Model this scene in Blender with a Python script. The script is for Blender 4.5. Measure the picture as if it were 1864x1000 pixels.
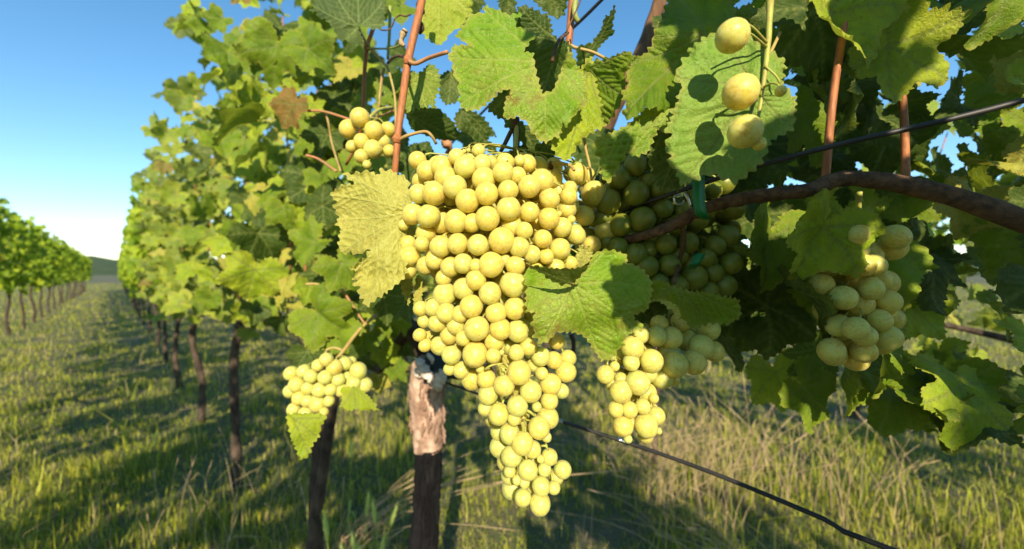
import bpy, math, random
import numpy as np
from mathutils import Vector, Matrix, noise, geometry
random.seed(7); rng = np.random.default_rng(7)
for o in list(bpy.data.objects): bpy.data.objects.remove(o)
S = bpy.context.scene
COL = S.collection
PI = math.pi
# ---------------------------------------------------------------- camera, sky, sun, exposure
FPX, CX, CY, CAMZ = 722.0, 932.0, 500.0, 1.05
cam = bpy.data.cameras.new('camera'); camo = bpy.data.objects.new('camera', cam); COL.objects.link(camo)
cam.sensor_width = 36; cam.lens = 36 * FPX / 1864; cam.clip_start = 0.01; cam.clip_end = 3000
camo.location = (0, 0, CAMZ); camo.rotation_euler = (PI / 2, 0, 0)
cam.dof.use_dof = True; cam.dof.focus_distance = 0.29; cam.dof.aperture_fstop = 5.2
S.camera = camo
SUN_EL, SUN_AZ = math.radians(27), math.radians(5)          # behind the viewer, a little to the right
TOSUN = Vector((math.sin(SUN_AZ) * math.cos(SUN_EL), -math.cos(SUN_AZ) * math.cos(SUN_EL), math.sin(SUN_EL)))
W = bpy.data.worlds.new('World'); S.world = W; W.use_nodes = True
wn = W.node_tree.nodes; wl = W.node_tree.links; wn.clear()
sky = wn.new('ShaderNodeTexSky'); sky.sky_type = 'NISHITA'; sky.sun_disc = False
sky.sun_elevation = SUN_EL; sky.sun_rotation = PI - SUN_AZ; sky.air_density = 1.0; sky.dust_density = 0.0; sky.ozone_density = 2.0
bg = wn.new('ShaderNodeBackground'); bg.inputs['Strength'].default_value = 0.105
wo = wn.new('ShaderNodeOutputWorld'); hs = wn.new('ShaderNodeHueSaturation'); hs.inputs['Hue'].default_value = 0.492; hs.inputs['Saturation'].default_value = 1.22; hs.inputs['Value'].default_value = 1.3
wl.new(sky.outputs[0], hs.inputs['Color']); wl.new(hs.outputs[0], bg.inputs[0]); wl.new(bg.outputs[0], wo.inputs[0])
sl = bpy.data.lights.new('sun', 'SUN'); sl.energy = 5.0; sl.angle = math.radians(0.5); sl.color = (1.0, 0.86, 0.66)
so = bpy.data.objects.new('sun', sl); COL.objects.link(so); so.rotation_euler = TOSUN.to_track_quat('Z', 'Y').to_euler()
S.view_settings.view_transform = 'Standard'; S.view_settings.look = 'None'; S.view_settings.gamma = 1
S.view_settings.exposure = 0.7; S.view_settings.use_curve_mapping = False
S.cycles.use_denoising = True; S.cycles.max_bounces = 8; S.cycles.transmission_bounces = 4; S.cycles.transparent_max_bounces = 4
S.cycles.sample_clamp_indirect = 6

def at(px, py, d):
    return Vector(((px - CX) / FPX * d, d, CAMZ - (py - CY) / FPX * d))

# ---------------------------------------------------------------- node helpers, materials
class NT:
    def __init__(s, name):
        s.m = bpy.data.materials.new(name); s.m.use_nodes = True; s.t = s.m.node_tree; s.t.nodes.clear()
        s.out = s.n('ShaderNodeOutputMaterial')
    def n(s, t, **k):
        x = s.t.nodes.new(t)
        for a, b in k.items(): setattr(x, a, b)
        return x
    def l(s, a, b): s.t.links.new(a, b)
    def val(s, sock, v):
        if hasattr(v, 'is_linked') or isinstance(v, bpy.types.NodeSocket): s.l(v, sock)
        else:
            if isinstance(v, (tuple, list)) and len(v) == 3 and sock.type == 'RGBA': v = (*v, 1)
            sock.default_value = v
    def mix(s, f, a, b, blend='MIX'):
        x = s.n('ShaderNodeMix', data_type='RGBA', blend_type=blend)
        s.val(x.inputs[0], f); s.val(x.inputs[6], a); s.val(x.inputs[7], b); return x.outputs[2]
    def math(s, op, a, b=0.0, c=0.0, clamp=False):
        x = s.n('ShaderNodeMath', operation=op, use_clamp=clamp)
        s.val(x.inputs[0], a); s.val(x.inputs[1], b); s.val(x.inputs[2], c); return x.outputs[0]
    def ramp(s, f, a, b, lo=0.0, hi=1.0):
        x = s.n('ShaderNodeMapRange'); s.val(x.inputs[0], f); x.inputs[1].default_value = a; x.inputs[2].default_value = b
        x.inputs[3].default_value = lo; x.inputs[4].default_value = hi; return x.outputs[0]
    def noise(s, scale, vec=None, detail=3.0, rough=0.55):
        x = s.n('ShaderNodeTexNoise'); x.inputs['Scale'].default_value = scale; x.inputs['Detail'].default_value = detail
        x.inputs['Roughness'].default_value = rough
        if vec is not None: s.l(vec, x.inputs['Vector'])
        return x.outputs[0]
    def vor(s, scale, vec=None, feature='F1'):
        x = s.n('ShaderNodeTexVoronoi', feature=feature); x.inputs['Scale'].default_value = scale
        if vec is not None: s.l(vec, x.inputs['Vector'])
        return x.outputs['Distance']
    def attr(s, name):
        x = s.n('ShaderNodeAttribute'); x.attribute_name = name; return x.outputs['Fac']
    def coord(s, k='Object'): return s.n('ShaderNodeTexCoord').outputs[k]
    def rnd(s): return s.n('ShaderNodeObjectInfo').outputs['Random']
    def bump(s, h, strength, dist):
        x = s.n('ShaderNodeBump'); x.inputs['Strength'].default_value = strength; x.inputs['Distance'].default_value = dist
        s.l(h, x.inputs['Height']); return x.outputs[0]
    def pr(s, **k):
        x = s.n('ShaderNodeBsdfPrincipled')
        for a, b in k.items(): s.val(x.inputs[a.replace('_', ' ')], b)
        return x
    def done(s, sh): s.l(sh, s.out.inputs[0]); return s.m

def leaf_mat(name, top, young, under, blotch=(0.22, 0.12, 0.03), bl=0.35, vein=(0.22, 0.26, 0.06), trans=0.36, retic=0.55, spots=0.5, edge=0.6):
    t = NT(name); c = t.coord('Object'); r = t.rnd()
    n1 = t.noise(28, c, 3); n2 = t.noise(110, c, 4); n3 = t.noise(14, c, 2)
    f = t.math('MULTIPLY_ADD', t.ramp(n1, 0.38, 0.66), 0.7, t.math('MULTIPLY', r, 0.3))
    col = t.mix(f, top, young)
    wz = t.n('ShaderNodeTexNoise'); wz.inputs['Scale'].default_value = 120; t.l(c, wz.inputs['Vector'])
    wm = t.n('ShaderNodeVectorMath', operation='MULTIPLY_ADD'); t.l(wz.outputs['Color'], wm.inputs[0]); wm.inputs[1].default_value = (.006, .006, .006); t.l(c, wm.inputs[2])
    cs = 135 if retic >= 1 else 270
    cell = t.math('MINIMUM', t.vor(cs, wm.outputs[0], 'DISTANCE_TO_EDGE'), t.math('MULTIPLY', t.vor(cs * 2.6, wm.outputs[0], 'DISTANCE_TO_EDGE'), 2.2)); line = t.ramp(cell, 0.0, 0.16, 1.0, 0.0)
    cm = t.ramp(n3, 0.42, 0.62, 0.15, 1.0)
    if retic >= 1: col = t.mix(t.math('MULTIPLY', t.ramp(t.noise(24, c, 3), .52, .66), 0.55), col, (0.42, 0.46, 0.12))
    pale = t.mix(t.math('MULTIPLY', t.math('MULTIPLY', t.ramp(cell, 0.1, 0.5), cm), retic * 0.55), col, young)
    col = t.mix(t.math('MULTIPLY', t.math('MULTIPLY', line, cm), retic * 0.75), pale, tuple(v * 0.5 for v in top) if retic < 1 else (0.15, 0.17, 0.02))
    v = t.attr('vein')
    col = t.mix(t.math('MULTIPLY', v, 0.95), col, vein)
    bm = t.math('MULTIPLY', t.ramp(n2, 0.56, 0.72), t.math('MULTIPLY', t.ramp(n3, 0.4, 0.62), bl), clamp=True)
    if bl > 1: bm = t.math('MULTIPLY', t.ramp(t.noise(260, c, 5, .7), 0.47, 0.66), t.math('MULTIPLY', t.ramp(n1, 0.40, 0.62), 0.8), clamp=True)
    col = t.mix(bm, col, blotch)
    sp = t.math('MULTIPLY', t.ramp(t.vor(420, c), 0.10, 0.2, 1.0, 0.0), t.math('MULTIPLY', t.ramp(n1, 0.5, 0.65), spots))
    col = t.mix(sp, col, (0.10, 0.05, 0.02))
    e = t.attr('edge')
    col = t.mix(t.math('MULTIPLY', e, t.math('MULTIPLY', t.ramp(n1, 0.30, 0.5), edge), clamp=True), col, (0.42, 0.36, 0.08))
    geo = t.n('ShaderNodeNewGeometry')
    und = t.mix(0.62, col, under); und = t.mix(t.math('MULTIPLY', v, 0.8), und, tuple(min(.55, x * (2.3 if bl <= 1 else 1.28)) for x in under))
    colf = t.mix(geo.outputs['Backfacing'], col, und)
    hb = t.math('ADD', t.math('MULTIPLY', t.ramp(cell, 0, 0.35), 0.6), t.math('MULTIPLY', t.noise(700, c, 2), 0.5))
    hb = t.math('SUBTRACT', hb, t.math('MULTIPLY', v, 0.8))
    nb = t.bump(hb, 0.75, 0.0009)
    rough = t.ramp(n2, 0.3, 0.7, 0.42, 0.62)
    p = t.pr(Base_Color=colf, Roughness=rough, Normal=nb); p.inputs['Specular IOR Level'].default_value = 0.28
    tr = t.n('ShaderNodeBsdfTranslucent'); t.l(t.mix(0.55, col, (0.30, 0.34, 0.03)), tr.inputs[0]); t.l(nb, tr.inputs['Normal'])
    m = t.n('ShaderNodeMixShader'); m.inputs[0].default_value = trans; t.l(p.outputs[0], m.inputs[1]); t.l(tr.outputs[0], m.inputs[2])
    return t.done(m.outputs[0])

M = {}
M['leaf'] = leaf_mat('vine leaf green', (0.095, 0.195, 0.004), (0.29, 0.40, 0.012), (0.20, 0.26, 0.035))
M['leaf_big'] = leaf_mat('vine leaf sunlit veined', (0.105, 0.255, 0.005), (0.27, 0.42, 0.022), (0.22, 0.27, 0.06), vein=(0.30, 0.38, 0.06), bl=0.8, retic=1.0, trans=.3)
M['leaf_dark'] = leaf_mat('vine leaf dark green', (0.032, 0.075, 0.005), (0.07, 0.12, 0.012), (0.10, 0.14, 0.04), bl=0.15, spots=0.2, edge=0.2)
M['leaf_yellow'] = leaf_mat('vine leaf turning yellow', (0.38, 0.38, 0.04), (0.54, 0.50, 0.08), (0.52, 0.50, 0.11), blotch=(0.34, 0.13, 0.03), bl=1.1, vein=(0.40, 0.42, 0.10), retic=0.4, spots=0.8, trans=0.3)
M['leaf_lime'] = leaf_mat('vine leaf lime', (0.24, 0.38, 0.008), (0.50, 0.56, 0.03), (0.34, 0.42, 0.04), bl=0.25, retic=0.5)
M['leaf_pale'] = leaf_mat('vine leaf pale green', (0.17, 0.32, 0.03), (0.30, 0.44, 0.07), (0.30, 0.36, 0.14), bl=0.15, spots=.2, retic=.35, trans=.3)
M['leaf_red'] = leaf_mat('vine leaf reddening', (0.20, 0.13, 0.03), (0.34, 0.20, 0.04), (0.30, 0.20, 0.08), blotch=(0.36, 0.08, 0.03), bl=1.2)

def grape_mat(name, gold, green, blush=0.5, bloom=0.42, dots_=0.9, film_c=(0.66, 0.64, 0.38), sheen=0.28):
    t = NT(name); c = t.coord('Object'); oi = t.n('ShaderNodeObjectInfo'); r = oi.outputs['Random']
    off = t.n('ShaderNodeVectorMath', operation='ADD'); t.l(c, off.inputs[0])
    cx = t.n('ShaderNodeCombineXYZ'); t.l(t.math('MULTIPLY', r, 7.3), cx.inputs[0]); t.l(t.math('MULTIPLY', r, 3.1), cx.inputs[1]); t.l(cx.outputs[0], off.inputs[1])
    v = off.outputs[0]
    sx = t.n('ShaderNodeSeparateXYZ'); t.l(oi.outputs['Location'], sx.inputs[0])
    ripe = t.math('ADD', t.ramp(sx.outputs[2], 0.88, 1.10, 0.0, 0.7), t.math('MULTIPLY_ADD', t.math('FRACT', t.math('MULTIPLY', r, 17.3)), 1.0, -0.35), clamp=True)
    col = t.mix(ripe, green, gold)
    n1 = t.noise(110, v, 3); n2 = t.noise(330, v, 5, 0.75); n3 = t.noise(75, v, 2); n4 = t.noise(900, v, 3, 0.7)
    col = t.mix(t.math('MULTIPLY', t.ramp(n1, 0.46, 0.68), blush), col, (0.66, 0.44, 0.025))
    p = t.pr(Base_Color=col, Roughness=0.45)
    p.inputs['Subsurface Weight'].default_value = 0.9; p.inputs['Subsurface Radius'].default_value = (1.0, 0.80, 0.12)
    p.inputs['Subsurface Scale'].default_value = 0.013; p.inputs['Sheen Weight'].default_value = sheen; p.inputs['Sheen Roughness'].default_value = 0.35; p.inputs['Sheen Tint'].default_value = (1.0, 0.92, 0.5, 1); p.inputs['Subsurface Anisotropy'].default_value = 0.4
    p.inputs['Coat Weight'].default_value = 0.85; p.inputs['Coat IOR'].default_value = 1.5; t.l(t.ramp(n2, .35, .65, .34, .52), p.inputs['Coat Roughness'])
    p.inputs['Coat Tint'].default_value = (0.93, 0.86, 0.42, 1)
    nb = t.bump(t.math('ADD', n4, t.math('MULTIPLY', n1, 2.0)), 0.10, 0.0006); t.l(nb, p.inputs['Normal']); t.l(nb, p.inputs['Coat Normal'])
    # waxy bloom, russet freckles and scars: a matt film on the skin
    rus = t.math('MULTIPLY', t.ramp(t.noise(520, v, 4, 0.75), 0.52, 0.66), t.ramp(n3, 0.44, 0.60))
    dot = t.math('MULTIPLY', t.ramp(t.vor(240, v), 0.06, 0.13, 1.0, 0.0), t.ramp(n3, 0.50, 0.56))
    sep = t.n('ShaderNodeSeparateXYZ'); t.l(c, sep.inputs[0])
    scar = t.ramp(t.math('ADD', sep.outputs[2], t.math('MULTIPLY', n4, .0004)), -0.00875, -0.00855, 1.0, 0.0)
    brown = t.math('MAXIMUM', t.math('MAXIMUM', t.math('MAXIMUM', t.math('MULTIPLY', rus, 0.50), t.math('MULTIPLY', t.ramp(t.noise(430, v, 4, 0.85), 0.50, 0.60), t.ramp(n1, 0.35, 0.6, 0.14, 0.50))), t.math('MULTIPLY', dot, dots_)), t.math('MULTIPLY', scar, .9))
    film = t.math('MULTIPLY_ADD', t.ramp(n2, 0.36, 0.66), bloom, 0.10)
    d1 = t.n('ShaderNodeBsdfDiffuse'); t.l(t.mix(0.35, film_c, col), d1.inputs[0])
    d2 = t.n('ShaderNodeBsdfDiffuse'); d2.inputs[0].default_value = (0.34, 0.23, 0.045, 1)
    m1 = t.n('ShaderNodeMixShader'); t.l(film, m1.inputs[0]); t.l(p.outputs[0], m1.inputs[1]); t.l(d1.outputs[0], m1.inputs[2])
    m2 = t.n('ShaderNodeMixShader'); t.l(brown, m2.inputs[0]); t.l(m1.outputs[0], m2.inputs[1]); t.l(d2.outputs[0], m2.inputs[2])
    return t.done(m2.outputs[0])
M['grape'] = grape_mat('white grape skin', (0.70, 0.59, 0.075), (0.55, 0.63, 0.175))
M['grape_shaded'] = grape_mat('white grape skin shade dark', (0.15, 0.21, 0.012), (0.12, 0.19, 0.012), blush=0.15, bloom=.22, dots_=.5, film_c=(.26, .30, .10), sheen=.06)  # deep shade of the right-hand cluster put into the skin colour

def simple(name, a, b, scale, rough=0.7, bs=0.3, bd=0.001, stretch=None, spec=0.3, lo=0.35, hi=0.65, detail=5, coord='Object'):
    t = NT(name); c = t.coord(coord)
    if stretch:
        mp = t.n('ShaderNodeMapping'); mp.inputs['Scale'].default_value = stretch; t.l(c, mp.inputs[0]); c = mp.outputs[0]
    n = t.noise(scale, c, detail, 0.65)
    p = t.pr(Base_Color=t.mix(t.ramp(n, lo, hi), a, b), Roughness=rough, Normal=t.bump(n, bs, bd)); p.inputs['Specular IOR Level'].default_value = spec
    return t.done(p.outputs[0])
M['cane'] = simple('orange brown cane', (0.46, 0.17, 0.055), (0.26, 0.095, 0.035), 90, 0.55, 0.5, 0.0008, (6, 6, 0.6))
M['cane_old'] = simple('brown old cane bark', (0.17, 0.095, 0.05), (0.055, 0.032, 0.018), 40, 0.8, 0.9, 0.002, (5, 0.8, 5))
M['petiole'] = simple('tan green petiole', (0.42, 0.34, 0.10), (0.34, 0.20, 0.07), 30, 0.5, 0.2, 0.0005)
M['petiole_red'] = simple('reddish petiole', (0.45, 0.17, 0.08), (0.40, 0.24, 0.10), 30, 0.5, 0.2, 0.0005)
M['petiole_green'] = simple('green petiole', (0.34, 0.38, 0.10), (0.26, 0.30, 0.07), 30, 0.5, 0.2, 0.0005)
M['rachis'] = simple('grape stem green', (0.40, 0.44, 0.08), (0.34, 0.28, 0.07), 120, 0.5, 0.2, 0.0004)
M['bark'] = simple('peeling vine bark', (0.66, 0.46, 0.34), (0.26, 0.16, 0.11), 34, 0.9, 1.0, 0.006, (1, 1, 0.55), 0.15, 0.36, 0.6)
M['bark_dark'] = simple('dark vine bark', (0.12, 0.085, 0.06), (0.035, 0.025, 0.02), 40, 0.9, 1.0, 0.005, (1, 1, 0.4), 0.15)
M['bark_shaded'] = simple('fibrous bark shade dark', (0.016, 0.0155, 0.016), (0.003, 0.003, 0.0035), 70, 0.85, 1.0, 0.004, (1, 1, 0.12), 0.12, 0.35, 0.7)  # shade on the lower trunk put into the bark colour
M['cut'] = simple('weathered pruning wood', (0.85, 0.78, 0.68), (0.55, 0.44, 0.34), 60, 0.9, 0.8, 0.003)
M['blue_dark'] = simple('blue black wound paint', (0.03, 0.055, 0.065), (0.012, 0.02, 0.024), 60, 0.6, 0.8, 0.003)
M['wood'] = simple('weathered brown stake', (0.22, 0.115, 0.055), (0.075, 0.042, 0.025), 30, 0.85, 0.9, 0.002, (4, 4, 0.35), 0.2)
M['wire'] = simple('black coated wire', (0.018, 0.017, 0.016), (0.035, 0.032, 0.03), 40, 0.5, 0.2, 0.0004, None, 0.5)
M['tape'] = simple('green tying tape', (0.006, 0.19, 0.045), (0.004, 0.13, 0.03), 30, 0.4, 0.2, 0.0006, None, 0.5)
t = NT('galvanised steel'); p = t.pr(Base_Color=(0.6, 0.6, 0.6), Roughness=0.3, Metallic=1.0); M['steel'] = t.done(p.outputs[0])
M['dry'] = simple('dry straw grass', (0.52, 0.38, 0.22), (0.38, 0.27, 0.13), 20, 0.8, 0.1, 0.001)
M['fox_head'] = simple('foxtail seed head', (0.60, 0.66, 0.16), (0.42, 0.50, 0.10), 300, 0.8, 0.6, 0.003)
M['fox_stem'] = simple('foxtail green stem', (0.26, 0.38, 0.05), (0.38, 0.44, 0.09), 20, 0.7, 0.1, 0.001)
t = NT('soil and moss ground'); c = t.coord('Object')
col = t.mix(t.ramp(t.noise(3, c, 6), 0.4, 0.6), (0.10, 0.085, 0.045), (0.075, 0.10, 0.025)); col = t.mix(t.ramp(t.noise(35, c, 6, 0.7), 0.45, 0.7), col, (0.15, 0.12, 0.06))
p = t.pr(Base_Color=col, Roughness=0.95, Normal=t.bump(t.noise(60, c, 6), 0.6, 0.02)); M['ground'] = t.done(p.outputs[0])
t = NT('grass blades'); v = t.attr('tint'); c = t.coord('Object')
col = t.mix(t.ramp(v, 0.0, 0.6), (0.085, 0.155, 0.014), (0.46, 0.46, 0.04)); col = t.mix(t.ramp(v, 0.72, 0.9), col, (0.52, 0.40, 0.19))
p = t.pr(Base_Color=col, Roughness=0.6); p.inputs['Specular IOR Level'].default_value = 0.3
tr = t.n('ShaderNodeBsdfTranslucent'); t.l(col, tr.inputs[0]); mx = t.n('ShaderNodeMixShader'); mx.inputs[0].default_value = 0.3
t.l(p.outputs[0], mx.inputs[1]); t.l(tr.outputs[0], mx.inputs[2]); M['grass'] = t.done(mx.outputs[0])
M['hill'] = simple('wooded hills', (0.035, 0.06, 0.02), (0.07, 0.10, 0.035), 0.06, 0.95, 0.3, 1.0)

# ---------------------------------------------------------------- object helpers
def props(o, label=None, cat=None, group=None, kind=None):
    for k, v in (('label', label), ('category', cat), ('group', group), ('kind', kind)):
        if v: o[k] = v
    return o
def empty(name, loc, label, cat, group=None):
    o = bpy.data.objects.new(name, None); COL.objects.link(o); o.location = loc; o.empty_display_size = 0.05
    return props(o, label, cat, group)
def wpos(o):
    p = Vector(o.location)
    while o.parent: o = o.parent; p = p + o.location
    return p
def mesh(name, verts, faces, smooth=True, mat=None):
    me = bpy.data.meshes.new(name); me.from_pydata([tuple(v) for v in verts], [], [tuple(f) for f in faces])
    if smooth: me.polygons.foreach_set('use_smooth', [True] * len(me.polygons))
    if mat: me.materials.append(mat)
    me.update(); return me
def link(name, me, parent=None, loc=(0, 0, 0), mtx=None):
    """loc is a world position; parents are never rotated"""
    o = bpy.data.objects.new(name, me); COL.objects.link(o)
    off = wpos(parent) if parent else Vector((0, 0, 0))
    if mtx is not None:
        mtx = mtx.copy(); mtx.translation = Vector(mtx.translation) - off; o.matrix_basis = mtx
    else: o.location = Vector(loc) - off
    if parent: o.parent = parent
    return o
def smooth_path(pts, n):
    pts = [Vector(p) for p in pts]
    if len(pts) < 3: return [pts[0].lerp(pts[-1], i / n) for i in range(n + 1)]
    q = [2 * pts[0] - pts[1]] + pts + [2 * pts[-1] - pts[-2]]; out = []; k = len(pts) - 1
    for i in range(n + 1):
        u = i / n * k; j = min(int(u), k - 1); f = u - j
        a, b, c, d = q[j:j + 4]
        out.append(0.5 * ((2 * b) + (c - a) * f + (2 * a - 5 * b + 4 * c - d) * f * f + (3 * b - a - 3 * c + d) * f ** 3))
    return out
def tube_data(pts, radii, n=10, seg=8, rough=0.0, rs=40, nodes=0.0):
    P = smooth_path(pts, n) if n else [Vector(p) for p in pts]; K = len(P)
    V = []; F = []
    up = Vector((0.3, 0.2, 1)).normalized()
    for i, p in enumerate(P):
        d = (P[min(i + 1, K - 1)] - P[max(i - 1, 0)]).normalized()
        if abs(d.dot(up)) > 0.95: up2 = Vector((1, 0.3, 0))
        else: up2 = up
        a = d.cross(up2).normalized(); b = d.cross(a)
        u = i / (K - 1) * (len(radii) - 1); j = min(int(u), len(radii) - 2) if len(radii) > 1 else 0
        r = radii[0] if len(radii) == 1 else radii[j] + (radii[j + 1] - radii[j]) * (u - j)
        for k in range(seg):
            th = 2 * PI * k / seg; dv = a * math.cos(th) + b * math.sin(th)
            rr = r
            if rough: rr *= 1 + rough * noise.noise((p + dv * r) * rs) + rough * 0.6 * noise.noise((p + dv * r) * rs * 3.1 + Vector((5, 1, 2)))
            V.append(p + dv * rr)
    for i in range(K - 1):
        for k in range(seg):
            k2 = (k + 1) % seg; F.append((i * seg + k, i * seg + k2, (i + 1) * seg + k2, (i + 1) * seg + k))
    F.append(tuple(range(seg))[::-1]); F.append(tuple((K - 1) * seg + k for k in range(seg)))
    return V, F
def tube(name, pts, radii, mat, parent=None, n=12, seg=8, rough=0.0, rs=40, loc=None):
    V, F = tube_data(pts, radii, n, seg, rough, rs)
    o0 = Vector(loc) if loc is not None else Vector(V[0])
    V = [v - o0 for v in V]
    # make faces point outwards
    return link(name, mesh(name, V, [f[::-1] for f in F], True, mat), parent, o0)
class Acc:
    def __init__(s): s.V = []; s.F = []
    def add(s, V, F):
        b = len(s.V); s.V += [Vector(v) for v in V]; s.F += [tuple(i + b for i in f) for f in F]
    def tube(s, pts, radii, n=6, seg=5, **k): V, F = tube_data(pts, radii, n, seg, **k); s.add(V, [f[::-1] for f in F])
    def build(s, name, mat, parent=None, origin=None):
        o0 = Vector(origin) if origin is not None else s.V[0]
        return link(name, mesh(name, [v - o0 for v in s.V], s.F, True, mat), parent, o0)

# ---------------------------------------------------------------- leaf meshes
def dense(poly, step):
    out = []
    for i in range(len(poly)):
        a = np.array(poly[i], float); b = np.array(poly[(i + 1) % len(poly)], float); L = np.linalg.norm(b - a)
        k = max(1, int(round(L / step)))
        for j in range(k): out.append(a + (b - a) * j / k)
    return np.array(out)
def round_corners(P, it=1):
    for _ in range(it): P = 0.25 * np.roll(P, 1, 0) + 0.5 * P + 0.25 * np.roll(P, -1, 0)
    return P
def add_teeth(P, period, amp, r):
    n = len(P); T = np.roll(P, -1, 0) - np.roll(P, 1, 0); T /= (np.linalg.norm(T, axis=1, keepdims=True) + 1e-12)
    area = 0.5 * np.sum(P[:, 0] * np.roll(P[:, 1], -1) - np.roll(P[:, 0], -1) * P[:, 1])
    N = np.stack([T[:, 1], -T[:, 0]], 1) * (1 if area > 0 else -1)
    seg = np.linalg.norm(np.roll(P, -1, 0) - P, axis=1); s = np.concatenate([[0], np.cumsum(seg)[:-1]]); tot = seg.sum()
    cuts = [0.0]
    while cuts[-1] < tot: cuts.append(cuts[-1] + period * r.uniform(0.6, 1.4))
    cuts[-1] = tot; cuts = np.array(cuts); amps = amp * r.uniform(0.5, 1.3, len(cuts))
    idx = np.clip(np.searchsorted(cuts, s, 'right') - 1, 0, len(cuts) - 2)
    f = (s - cuts[idx]) / (cuts[idx + 1] - cuts[idx] + 1e-9)
    tri = np.where(f < 0.6, f / 0.6, (1 - f) / 0.4)
    return P + N * ((tri - 0.45) * amps[idx])[:, None]
def vein_segs(J, tips, size, r, sec=6):
    segs = []
    J = np.array(J, float)
    for tp in tips:
        tp = np.array(tp, float); D = tp - J; L = np.linalg.norm(D)
        if L < 1e-6: continue
        d = D / L; nrm = np.array([-d[1], d[0]]); bow = r.uniform(-0.05, 0.05) * L
        pts = [J + D * u + nrm * bow * math.sin(u * PI) for u in np.linspace(0, 1, 7)]
        for i in range(6): segs.append((*pts[i], *pts[i + 1], (0.0105 - 0.007 * i / 6) * size, 1.0))
        for k in range(1, sec + 1):
            u = 0.12 + 0.78 * (k - 0.5 + r.uniform(-.15, .15)) / sec; base = J + D * u + nrm * bow * math.sin(u * PI)
            for sg in (-1, 1):
                ang = sg * r.uniform(0.75, 0.95); e = np.array([d[0] * math.cos(ang) - d[1] * math.sin(ang), d[0] * math.sin(ang) + d[1] * math.cos(ang)])
                l2 = L * 0.42 * (1 - u * 0.6); mid = base + e * l2 * 0.5 + d * l2 * 0.03; end = base + e * l2 + d * l2 * 0.18
                segs.append((*base, *mid, 0.0030 * size, 0.5)); segs.append((*mid, *end, 0.0022 * size, 0.4))
    return np.array(segs)
def seg_dist(P, segs):
    A = segs[None, :, 0:2]; B = segs[None, :, 2:4]; AB = B - A; AP = P[:, None, :] - A
    t_ = np.clip((AP * AB).sum(-1) / ((AB ** 2).sum(-1) + 1e-12), 0, 1)
    return np.linalg.norm(AP - AB * t_[..., None], axis=-1)
def inside(P, poly):
    x, y = P[:, 0], P[:, 1]; c = np.zeros(len(P), bool); n = len(poly); j = n - 1
    for i in range(n):
        xi, yi = poly[i]; xj, yj = poly[j]
        with np.errstate(divide='ignore', invalid='ignore'):
            c ^= ((yi > y) != (yj > y)) & (x < (xj - xi) * (y - yi) / (yj - yi + 1e-15) + xi)
        j = i
    return c
def leaf_plane(outline, J, tips, g, teeth=(0.006, 0.002), seed=0, sec=6, rc=1):
    """outline (metres, 2D) -> points, triangles, vein, edge, height field of the quilting"""
    r = np.random.default_rng(seed)
    P = dense(outline, min(g, teeth[0] / 4) if teeth else g); P = round_corners(P, rc)
    if teeth: P = add_teeth(P, teeth[0], teeth[1] * (1.75 if g < .0025 else 1.0), r)
    lo = P.min(0); hi = P.max(0); size = float(max(hi - lo))
    gx, gy = np.meshgrid(np.arange(lo[0], hi[0], g), np.arange(lo[1], hi[1], g * 0.87)); gx = gx + (np.arange(gx.shape[0]) % 2)[:, None] * g / 2
    Q = np.stack([gx.ravel(), gy.ravel()], 1) + r.uniform(-.12, .12, (gx.size, 2)) * g
    Q = Q[inside(Q, P)]
    db = np.min(np.linalg.norm(Q[:, None, :] - P[None, ::2, :], axis=-1), axis=1); Q = Q[db > 0.55 * g]
    allp = [Vector((float(a), float(b))) for a, b in np.concatenate([P, Q])]
    ov, oe, of, *_ = geometry.delaunay_2d_cdt(allp, [], [list(range(len(P)))], 1, 1e-7)
    V = np.array([(v.x, v.y) for v in ov]); segs = vein_segs(J, tips, size, r, sec)
    dm = seg_dist(V, segs); wv = np.maximum(segs[:, 4], g * 0.42)
    vein = np.max(np.exp(-(dm / wv[None]) ** 2) * segs[None, :, 5], axis=1)
    dmin = dm.min(1); quilt = 1 - np.exp(-(dmin / (0.035 * size)) ** 2)
    de = np.min(np.linalg.norm(V[:, None, :] - P[None, ::2, :], axis=-1), axis=1)
    edge = np.exp(-(de / (0.02 * size)) ** 2)
    F = []
    for f in of:
        if len(f) != 3: continue
        a, b, c = f; ar = (V[b] - V[a])[0] * (V[c] - V[a])[1] - (V[b] - V[a])[1] * (V[c] - V[a])[0]
        if abs(ar) < 1e-13: continue
        F.append((a, b, c) if ar > 0 else (a, c, b))
    return V, F, vein, edge, quilt, de, size
def set_attr(me, **k):
    for n, a in k.items():
        at_ = me.attributes.new(n, 'FLOAT', 'POINT'); at_.data.foreach_set('value', np.asarray(a, dtype=np.float32))

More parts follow.
